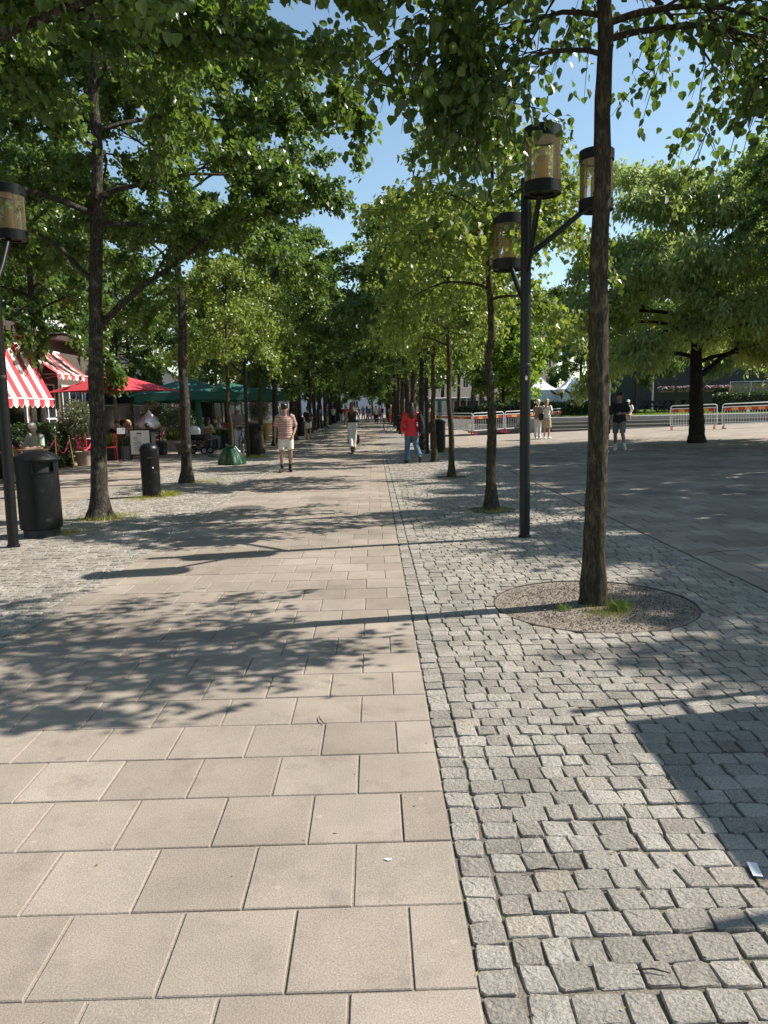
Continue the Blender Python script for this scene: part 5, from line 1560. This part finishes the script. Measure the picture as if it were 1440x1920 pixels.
    for sd, sx in (('L', 1), ('R', -1)):
        w = P['wr' + sd]; d = (w - P['el' + sd]).normalized()
        d = P.get('hand' + sd, d)
        mb.tube([w - d * .01, w + d * .03, w + d * .075, w + d * .095], [.025, .036, .038, .028], 10, lat=(d.cross(V3((sx, 0, 0))) if abs(d.x) < .9 else V3((0, 1, 0))), asp=.45)
        if lod < 2:
            lat = d.cross(V3((sx, 0, 0)));
            if lat.length < .2: lat = d.cross(V3((0, 0, 1)))
            lat.normalize(); inn = V3((-sx, 0, 0))
            for q, L in ((-1.5, .06), (-.5, .075), (.5, .08), (1.5, .07)):
                b = w + d * .088 + lat * q * .017
                hands.tube([b, b + d * L * .45, b + d * L * .8 + inn * L * .3, b + d * L * .95 + inn * L * .6], [.009, .009, .008, .006], 6)
            b = w + d * .03 + lat * .034
            hands.tube([b, b + d * .025 + lat * .02 + inn * .01, b + d * .055 + lat * .024 + inn * .025], [.011, .010, .007], 6)
        a, tt = P['ank' + sd], P['toe' + sd]
        mb.tube([a + (a - tt) * .25 + V3((0, 0, -.04)), a + V3((0, 0, -.035)), a.lerp(tt, .6), tt], [.03, .038, .036, .022], 10, asp=.8)
    body = remeshed(mb, 'body', skin, vx)
    if hands.v:
        bm = bmesh.new(); bm.from_mesh(body); hm = hands.mesh('h'); bm.from_mesh(hm); bm.to_mesh(body); bm.free(); bpy.data.meshes.remove(hm)
        body.polygons.foreach_set('use_smooth', [True] * len(body.polygons))
    bo = mobj('body', body, t)
    if lod < 2:
        e = MB()
        for sx in (-1, 1): e.lathe([(.001, -.011), (.011, -.006), (.013, 0), (.011, .006), (.001, .011)], 8, c=hp(sx * .031, -.083, .012))
        e.build('eyes', M_blackm, bo, smooth=60)
        e = MB(); e.tube([hp(-.022, -.083, -.068), hp(0, -.090, -.066), hp(.022, -.083, -.068)], [.004, .007, .004], 6); e.build('mouth', mat('lips', (.35, .12, .1), .5, .1, 9), bo)
    if top:
        mb = MB(); torso(mb, .016 + loose, u0=-.3 if top_len >= 0 else -.05, u1=1.8)
        if top_len > 0:
            pe = P['pel']; mb.tube([spine(.3), pe, pe - V3((0, 0, top_len))], [.155 + loose, .18 + loose, .20 + loose], 14, lat=tuple(shv), asp=.75)
        if sleeve > 0: arms(mb, 0, sleeve, .017 + loose * .6)
        mobj('shirt', remeshed(mb, 'shirt', top, vx), t)
    if bottom:
        mb = MB()
        torso(mb, .012, u0=-.3, u1=.2)
        if skirt:
            k = (P['kneL'] + P['kneR']) / 2; pe = P['pel']
            mb.tube([pe + V3((0, 0, .06)), pe - V3((0, 0, .08)), pe.lerp(k, .6), pe.lerp(k, leg * 2)], [.14, .19, .2, .21], 14, lat=X, asp=.75)
        else: legs(mb, leg, .02, .012)
        mobj('skirt' if skirt else ('shorts' if leg < .75 else 'trousers'), remeshed(mb, 'bottom', bottom, vx), t)
    if socks:
        mb = MB()
        for sd in 'LR': k, a = P['kne' + sd], P['ank' + sd]; mb.tube([k.lerp(a, .68), k.lerp(a, .85), a + V3((0, 0, -.03))], [.047, .043, .043], 10)
        mobj('socks', remeshed(mb, 'socks', socks, vx), t)
    if shoes:
        for sd in 'LR':
            a, tt = P['ank' + sd], P['toe' + sd]; b = a + (a - tt) * .3
            mb = MB(); mb.tube([V3((b.x, b.y, b.z - .045)), V3((a.x, a.y, a.z - .035)), a.lerp(tt, .45) + V3((0, 0, -.005)), a.lerp(tt, .8), tt + (tt - a) * .12], [.036, .05, .046, .046, .028], 12, asp=[.9, 1.0, .9, .7, .7])
            mobj('shoe', remeshed(mb, 'shoe', shoes, vx), t)
    if hair and not bald:
        mb = MB()
        mb.tube([hp(0, .0, .150), hp(0, .0, .135), hp(0, .0, .10), hp(0, .004, .07), hp(0, .035, .03), hp(0, .05, -.03), hp(0, .055, -.07)], [.025, .062, .084, .088, .083, .066, .045], 14, lat=fx, asp=[1.1, 1.2, 1.22, 1.22, 1.0, .8, .7])
        if hair_len:
            b = hp(0, .07, .0)
            mb.tube([hp(0, .04, .09), b, b + V3((0, .03, -.12)), b + V3((0, .05, -.12 - hair_len * .5)), b + V3((0, .05, -.12 - hair_len))], [.07, .088, .10, .095, .05], 14, lat=fx, asp=[1, .8, .6, .5, .45])
        if hair_bun: mb.tube([hp(0, .08, .08), hp(0, .13, .09)], [.045, .03], 10)
        mobj('hair', remeshed(mb, 'hair', hair, max(vx * .8, .012)), t)
    if cap:
        mb = MB(); mb.tube([hp(0, .005, .148), hp(0, .005, .135), hp(0, .005, .09), hp(0, 0, .045)], [.03, .066, .09, .09], 14, lat=fx, asp=1.2)
        mb.tube([hp(0, -.07, .055), hp(0, -.13, .05), hp(0, -.175, .035)], [.078, .072, .04], 12, lat=fx, asp=.14)
        mobj('cap', remeshed(mb, 'cap', cap, .012), t)
    if glasses:
        mb = MB()
        for sx in (-1, 1): mb.box(hp(sx * .034, -.098, .014), (.056, .012, .036), bev=.005, rz=P['face']); mb.tube([hp(sx * .064, -.09, .02), hp(sx * .078, .01, .022)], .004, 5)
        mb.box(hp(0, -.1, .022), (.03, .008, .008), rz=P['face']); mb.build('sunglasses', M_black, t)
    return t
def pose(base=STAND, **kw):
    d = dict(base); d.update(kw); return d
HB, HBL, HW, HG = mat('hair_dark', (.018, .013, .01), .5, .3, 40), mat('hair_blond', (.42, .28, .12), .55, .2, 40), mat('hair_white', (.62, .6, .57), .6, .15, 40), mat('hair_brown', (.11, .055, .03), .5, .3, 40)
WHITE, BLACK, JEANS, BEIGE, GREY = cloth('white', (.72, .70, .66)), cloth('black', (.014, .014, .016)), cloth('denim', (.07, .14, .22), var=.3), cloth('beige', (.48, .38, .24)), cloth('grey', (.2, .2, .2))
# patterned short-sleeved shirt
ms, nt, b = nodes_of('cloth_banded')
tc = N(nt, 'ShaderNodeTexCoord'); sx = N(nt, 'ShaderNodeSeparateXYZ'); nt.links.new(tc.outputs['Object'], sx.inputs[0])
nz = N(nt, 'ShaderNodeTexNoise', Scale=22.0, Detail=3.0); nt.links.new(tc.outputs['Object'], nz.inputs['Vector'])
ma = N(nt, 'ShaderNodeMath', operation='MULTIPLY_ADD'); nt.links.new(nz.outputs[0], ma.inputs[0]); ma.inputs[1].default_value = .035; nt.links.new(sx.outputs['Z'], ma.inputs[2])
mu = N(nt, 'ShaderNodeMath', operation='MULTIPLY'); nt.links.new(ma.outputs[0], mu.inputs[0]); mu.inputs[1].default_value = 8.5
fr_ = N(nt, 'ShaderNodeMath', operation='FRACT'); nt.links.new(mu.outputs[0], fr_.inputs[0])
c = ramp(nt, fr_.outputs[0], [(0, (.30, .11, .10)), (.28, (.34, .15, .13)), (.34, (.58, .46, .38)), (.44, (.55, .42, .35)), (.5, (.10, .06, .06)), (.6, (.40, .2, .17)), (.85, (.45, .3, .25)), (.9, (.6, .5, .42))])
nt.links.new(c, b.inputs['Base Color']); b.inputs['Roughness'].default_value = .85
MATS['cloth_banded'] = ms
walk = pose(kneL=(.10, -.14, .51), ankL=(.10, -.10, .10), toeL=(.12, -.29, .05), kneR=(-.10, .02, .50), ankR=(-.105, .2, .11), toeR=(-.115, .02, .025), elL=(.26, .06, 1.15), wrL=(.24, -.06, .92), elR=(-.25, -.0, 1.13), wrR=(-.26, -.10, .89))
p_ = G(538, 885)
person('man in a banded red and cream shirt, white shorts and sunglasses walking on the slabs', p_, R(8),
    pose(kneR=(-.12, -.06, .49), ankR=(-.12, -.04, .09), toeR=(-.18, -.22, .03), kneL=(.11, .0, .5), ankL=(.09, .10, .09), toeL=(.12, -.09, .03), elL=(.27, .07, 1.14), wrL=(.19, -.10, .94), elR=(-.25, .03, 1.13), wrR=(-.27, -.02, .88), face=R(-12)),
    .965, top=ms, sleeve=.42, bottom=cloth('shorts_white', (.68, .66, .6)), leg=.40, shoes=cloth('black_shoe', (.02, .02, .022)), hair=HB, socks=BLACK, glasses=True, lod=0, skin=SKIN2, loose=.022, top_len=.09)
# woman on a kick scooter, seen from behind
q = G(662, 850)
person('long-haired woman in black top and white trousers riding a kick scooter', q + V3((0, 0, .125)), R(178),
    pose(kneL=(.085, -.03, .50), ankL=(.05, .10, .085), toeL=(.05, -.08, .03), kneR=(-.07, -.05, .50), ankR=(-.03, -.12, .085), toeR=(-.03, -.31, .03), elL=(.27, -.02, 1.17), wrL=(.24, -.26, 1.07), elR=(-.27, -.02, 1.17), wrR=(-.24, -.26, 1.07), chest=(0, -.02, 1.30)),
    .92, top=BLACK, sleeve=0, bottom=cloth('trousers_white', (.72, .71, .67)), leg=.97, shoes=BLACK, hair=HG, hair_len=.2, fem=True, lod=0, top_len=-1)
t = thing('kick_scooter', 'black electric kick scooter under the woman in white trousers', 'scooter', q, R(178))
mb = MB(); mb.box((0, 0, .10), (.15, .56, .035), bev=.012); mb.build('deck', M_blackm, t)
for y in (.36, -.50):
    mb = MB(); mb.tube([(-.022, y, .105), (.022, y, .105)], .105, 20); w = mb.build('wheel', M_rubber, t)
    mb = MB(); mb.tube([(-.026, y, .105), (.026, y, .105)], .05, 12); mb.build('hub', M_steel, w)
mb = MB(); mb.tube([(0, -.25, .11), (0, -.42, .2), (0, -.47, .25), (0, -.36, 1.08)], .022, 8); mb.tube([(0, -.45, .3), (0, -.5, .11)], .02, 8); mb.build('stem', M_blackm, t, smooth=50)
mb = MB(); mb.tube([(-.25, -.34, 1.085), (.25, -.34, 1.085)], .016, 8); mb.build('handlebar', M_rubber, t)
mb = MB(); mb.tube([(0, .27, .19), (0, .38, .225), (0, .47, .17)], .05, 8, lat=(1, 0, 0), asp=.15); mb.build('mudguard', M_blackm, t)
mb = MB(); mb.box((-.04, .475, .17), (.05, .01, .03)); mb.build('tail_light', M_red, t)
M_burg = cloth('burgundy', (.10, .02, .04))
q2 = q + V3((.02, .42, .26))
t = thing('tote_bag', 'dark burgundy bag hanging from the scooter handlebar', 'bag', q2)
mb = MB(); mb.box((0, 0, .2), (.42, .12, .32), bev=.04); mb.build('pouch', M_burg, t)
mb = MB(); mb.tube([(-.13, 0, .34), (-.06, -.03, .62), (.06, -.03, .62), (.13, 0, .34)], .012, 6); mb.build('strap', M_burg, t)
# woman in red, walking away
q = G(772, 868)
RED = cloth('red_jacket', (.55, .012, .02), .55)
person('dark-haired woman in a red jacket and blue jeans walking away', q, R(190),
    pose(hipL=(.09, 0, .9), kneL=(.10, -.10, .50), ankL=(.13, -.06, .085), toeL=(.14, -.24, .03), kneR=(-.12, .06, .50), ankR=(-.17, .36, .20), toeR=(-.18, .26, .03), elL=(.25, .0, 1.15), wrL=(.25, -.1, .92), elR=(-.25, .05, 1.15), wrR=(-.26, .0, .92)),
    .955, top=RED, sleeve=.96, top_len=.16, bottom=JEANS, leg=.97, shoes=cloth('dark_shoe', (.03, .025, .025)), hair=HB, hair_len=.3, fem=True, lod=0, loose=.014)
t = thing('shoulder_bag', 'black coat and bag slung on the arm of the woman in red', 'bag', q, R(190))
mb = MB(); mb.tube([(-.21, .08, 1.38), (-.25, .11, 1.2), (-.27, .12, .98), (-.25, .10, .80)], [.05, .085, .09, .05], 10, asp=.7); mb.build('bag_body', cloth('navy_black', (.012, .013, .02)), t, smooth=60)
mb = MB(); mb.tube([(-.19, .06, 1.46), (-.24, .11, 1.4), (-.30, .12, 1.25)], .014, 6); mb.build('strap', M_blackm, t)
# couple in black on the square
q = G(1160, 845)
q = V3((q.x, q.y, gz(q.x)))
person('man in black cap, black T-shirt and grey shorts striding across the square', q, R(-28),
    pose(kneL=(.13, -.16, .52), ankL=(.22, -.22, .12), toeL=(.26, -.39, .06), kneR=(-.11, .0, .5), ankR=(-.12, .12, .09), toeR=(-.13, -.06, .025), elL=(.27, .02, 1.13), wrL=(.10, -.24, 1.12), elR=(-.26, .06, 1.14), wrR=(-.27, -.03, .90), face=R(-50)),
    1.0, top=BLACK, sleeve=.44, top_len=.08, bottom=cloth('grey_shorts', (.19, .19, .18)), leg=.46, shoes=WHITE, socks=WHITE, cap=BLACK, hair=HG, lod=0, skin=SKIN2, loose=.02)
q3 = G(1131, 849); q3 = V3((q3.x - .0, q3.y, gz(q3.x)))
person('woman in black top and dark red shorts walking half hidden behind the trunk', q3, R(-10), walk, .93, top=BLACK, sleeve=.4, bottom=cloth('dark_red', (.09, .03, .03)), leg=.38, shoes=WHITE, hair=HG, hair_len=.12, fem=True, lod=1, skin=SKIN2)
# two women standing before the barriers
for (px, py, rz, kw, lab) in ((1008, 823, R(120), dict(top=cloth('taupe', (.3, .2, .15)), sleeve=.3, bottom=WHITE, leg=.97, hair=HW, shoes=WHITE), 'white-haired woman in taupe top and white trousers watching the barriers'),
        (1025, 823, R(140), dict(top=WHITE, sleeve=.35, bottom=BEIGE, leg=.5, hair=HBL, hair_len=.06, shoes=WHITE, skirt=True), 'blond woman in white top and beige skirt with a black shoulder bag')):
    q = G(px, py); q = V3((q.x, q.y, gz(q.x)))
    person(lab, q, rz, pose(elR=(-.30, .10, 1.15), wrR=(-.12, -.12, 1.08)), .94, fem=True, lod=1, **kw)
    if 'blond' in lab:
        t = thing('shoulder_bag', 'black shoulder bag on the back of the blond woman', 'bag', q, rz)
        mb = MB(); mb.box((.20, .12, .92), (.1, .26, .28), bev=.04); mb.build('pouch', BLACK, t)
        mb = MB(); mb.tube([(.20, .1, 1.05), (.1, .14, 1.25), (-.1, .05, 1.42)], .012, 6); mb.build('strap', BLACK, t)
# man with white cap and bicycle
q = Vector((at(450, 850, 27.2).x, 27.2, 0))
person('man in white cap, grey T-shirt and white trousers standing with a bicycle', q, R(15), pose(elL=(.27, -.02, 1.14), wrL=(.05, -.24, 1.12), elR=(-.27, -.02, 1.14), wrR=(-.06, -.24, 1.10), nod=R(18)), .97, top=cloth('mauve_grey', (.2, .165, .15)), sleeve=.44, bottom=cloth('pale_jeans', (.55, .56, .58)), leg=.97, shoes=WHITE, cap=WHITE, hair=HB, lod=1, skin=SKIN2, loose=.015)
# seated guests
MINT = cloth('mint', (.40, .46, .36))
person('white-haired man in a pale green T-shirt seated before the hedge', V3((-8.45, 18.75, -.02)), R(-18), pose(SIT, nod=R(22), elL=(.25, -.04, .78), wrL=(.14, -.30, .76), elR=(-.25, -.04, .78), wrR=(-.10, -.30, .76)), 1.02, top=MINT, sleeve=.5, bottom=GREY, leg=.6, shoes=BLACK, hair=HW, lod=0, loose=.02)
person('man in black seated beside the brass rope post reaching out', V3((-8.62, 17.55, -.02)), R(60), pose(SIT, elL=(.27, -.16, .86), wrL=(.18, -.42, .84)), 1.0, top=BLACK, sleeve=.7, bottom=BLACK, leg=.97, shoes=BLACK, hair=HW, lod=1)
cols = [WHITE, cloth('rose', (.5, .25, .25)), BLACK, cloth('sky', (.3, .4, .55)), cloth('sand', (.5, .4, .28)), cloth('olive', (.16, .18, .1)), WHITE, cloth('red_top', (.45, .06, .05))]
hs = [HB, HBL, HG, HW, HB, HG, HBL, HB]
seats = [(232, 27.0, 150, 'guest seated at the round table behind the menu board'), (243, 27.6, -60, 'guest seated opposite at the table behind the menu board'), (222, 26.2, 20, 'guest on the red chair behind the planters'),
    (382, 32.0, 30, 'guest seated under the first green parasol'), (393, 30.2, 150, 'guest on the rattan chair beside the pram'), (405, 33.0, -40, 'guest seated at the middle green parasol table'), (414, 32.4, 100, 'guest in back view under the green parasols'), (432, 34.2, 10, 'guest seated next to the white-capped man')]
for k, (px, D, rz, lab) in enumerate(seats):
    q = Vector((at(px, 845, D).x, D, 0))
    if k not in (2, 4): copy_tree(chb if k > 2 else ch, q, R(rz), label='chair under the ' + lab.replace('guest', 'seated guest').replace('seated guest seated', 'guest seated'))
    person(lab, V3((q.x, q.y, -.02)), R(rz), SIT, .97, top=cols[k], sleeve=.5, bottom=GREY if k % 2 else JEANS, leg=.97, shoes=BLACK, hair=hs[k], hair_len=.15 if k % 3 == 1 else 0, fem=k % 2 == 1, lod=2, group='guests seated at the cafe')
# people beyond the barriers
for (px, D, kw, lab) in ((1053, 44.2, dict(top=cloth('pale_blue', (.42, .5, .62)), hair=HG), 'man in pale blue shirt sitting with his back turned behind the hedge'), (1071, 44.2, dict(top=BLACK, hair=HBL, hair_bun=True), 'woman in black with pinned-up hair sitting behind the hedge')):
    p = at(px, 757, D); person(lab, V3((p.x, D, .65)), R(185), SIT, 1.05, sleeve=.45, bottom=GREY, leg=.97, shoes=BLACK, lod=1, **kw)
p = at(1062, 770, 44.15)
t = thing('garden_bench', 'backless bench under the seated couple behind the hedge', 'bench', (p.x, 44.15, TZ))
mb = MB(); mb.box((0, .05, .28), (2.2, .5, .08), bev=.01); mb.build('seat', M_wood, t)
for s in (-.9, .9): mb = MB(); mb.box((s, .05, .12), (.1, .4, .24)); mb.build('leg', M_conc, t)
q = V3((at(1178, 780, 38.95).x, 38.95, TZ - .55 + .02))
person('man in white shirt and cap sitting on the top step', q + V3((0, 0, .04)), R(-25), pose(SIT, elL=(.24, -.2, .80), wrL=(.12, -.40, .62), elR=(-.24, -.2, .80), wrR=(-.12, -.42, .62), chest=(0, -.06, .88), neck=(0, -.12, 1.04), head=(0, -.17, 1.18), shL=(.175, -.1, 1.0), shR=(-.175, -.1, 1.0)), 1.0, top=WHITE, sleeve=.5, bottom=cloth('khaki', (.3, .24, .18)), leg=.45, shoes=BLACK, cap=WHITE, lod=1)
q = G(806, 842); q = V3((q.x, q.y, gz(q.x)))
person('bare-armed person in dark skirt half hidden by the young linden trunks', V3((at(806, 830, 29.5).x, 29.5, 0)), R(160), walk, .95, top=cloth('rose2', (.5, .3, .28)), sleeve=.2, bottom=BLACK, leg=.45, skirt=True, shoes=WHITE, hair=HB, fem=True, lod=1)
# strollers far along the walkway
crowd = [(577, 38.5, -6.0), (520, 47, 0), (640, 82, 0), (650, 88, 0), (657, 95, 0), (688, 80, 0), (693, 76, 0), (699, 84, 0), (705, 70, 0), (711, 78, 0), (716, 92, 0), (681, 92, 0), (672, 98, 0), (648, 62, 0), (613, 60, 0), (596, 58, 0), (625, 70, 0), (733, 66, 0), (560, 52, 0)]
g = random.Random(12)
cl = [WHITE, cols[1], BLACK, cols[3], cols[4], cols[7], JEANS, GREY]
for k, (px, D, _) in enumerate(crowd):
    p = at(px, 775, D)
    lab = 'stroller in white shorts on the cafe side behind the striped-shirt man' if k == 0 else ('stroller beside the far litter bins' if k == 1 else 'distant stroller in the crowd at the far end of the walkway')
    person(lab, V3((p.x, D, 0)), R(g.choice((0, 180, 20, 200, 90))), walk if k % 2 else STAND, g.uniform(.92, 1.02), top=BLACK if k == 0 else cl[k % 8], sleeve=.4, bottom=WHITE if k == 0 else cl[(k * 3 + 2) % 8], leg=.4 if k % 3 == 0 else .97, shoes=WHITE if k % 2 else BLACK, hair=hs[k % 8], hair_len=.15 if k % 2 else 0, fem=k % 2 == 1, lod=2, group='strollers far along the walkway')
def bench(label, loc, rz):
    t = thing('park_bench', label, 'bench', loc, rz, 'benches far along the walkway')
    mb = MB()
    for k in range(3): mb.box((0, -.15 + .14 * k, .45), (1.6, .11, .03))
    mb.build('seat', M_blackm, t)
    mb = MB()
    for k in range(2): mb.box((0, .24 + .03 * k, .62 + .16 * k), (1.6, .03, .1))
    mb.build('backrest', M_blackm, t)
    for s in (-.7, .7): mb = MB(); mb.tube([(s, -.2, 0), (s, -.18, .44), (s, .2, .44), (s, .28, .85)], .02, 6); mb.tube([(s, .22, 0), (s, .2, .44)], .02, 6); mb.build('leg', M_blackm, t)
    return t
bn = bench('dark bench far along the square side of the walkway', (1.0, 50, 0), R(80))
copy_tree(bn, (-3.3, 47, 0), R(-80), label='dark bench far along the cafe side of the walkway')
# a second bicycle standing far down the walkway
copy_tree(bpy.data.objects['bicycle'], (1.4, 47, 0), R(70), label='bicycle leaning far down the walkway by the square-side trees')

# ------------------------------------------------------------------ small litter on the paving
g = np.random.default_rng(5)
n = 1300
x = np.r_[g.uniform(XL, XR, 170), g.uniform(XR, SR, 430), g.uniform(SL, XL, 300), TX_R - .15 + g.normal(0, .33, 400).clip(-.55, .7)]
y = np.r_[1.5 + 12 * g.random(170) ** 1.3, 1.5 + 14 * g.random(430) ** 1.3, 4 + 20 * g.random(300), 5.55 + g.normal(0, .25, 400).clip(-.5, .6)]
z = np.where((x > XL) & (x < XR), .003, .006)
ax = np.c_[g.normal(0, 1, n), g.normal(0, 1, n), g.normal(0, .08, n)]
L_litter = leaf_mat('leaf_litter', (.12, .08, .03), (.42, .36, .14), (.3, .25, .08), .15)
o = mobj('leaf_litter', leaves('leaf_litter', np.c_[x, y, z], ax, np.c_[g.normal(0, .2, n), g.normal(0, .2, n), np.ones(n)], g.uniform(.006, .022, n), L_litter, LEAF_NARROW, g))
tag(o, 'tiny dry leaves and blossom scattered over slabs and setts', 'leaf litter', kind='stuff')
for k, (px, py, a, L, lab) in enumerate(((603, 1352, 1.9, .05, 'short dark twig lying on the slabs by a joint'), (1225, 1826, -.2, .045, 'curled dark twig lying on a sett'), (1018, 1636, .05, .06, 'pale thin twig lying in a sett joint'), (1357, 1036, .2, .2, 'long dark stick lying on the shaded square slabs'))):
    q = G(px, py) + V3((0, 0, .008)); d = V3((math.cos(a), math.sin(a), 0))
    mb = MB(); mb.tube([-d * L, V3((0, 0, .003)) + V3((-d.y, d.x, 0)) * L * .15, d * L], [.002, .0028, .0015], 5); tag(mb.build('twig', B_dark, loc=q), lab, 'twig', 'twigs on the paving')
q = G(1415, 1636) + V3((0, 0, .012)); mb = MB(); mb.box((0, 0, 0), (.03, .075, .002), rz=R(-12)); tag(mb.build('paper_scrap', M_paper, loc=q), 'small white paper scrap lying on the setts', 'litter')
mb = MB(); gg = random.Random(8); V = [(.018 * (1 + gg.uniform(-.5, .5)) * math.cos(k), .007 * (1 + gg.uniform(-.4, .4)) * math.sin(k), .0) for k in [2 * PI * j / 12 for j in range(12)]]
mb.add(V, [tuple(range(12))]); tag(mb.build('dropping', M_paper, loc=G(728, 1612) + V3((0, 0, .0028))), 'white bird dropping splashed on a slab', 'dropping')
bpy.data.scenes.remove(WORK)
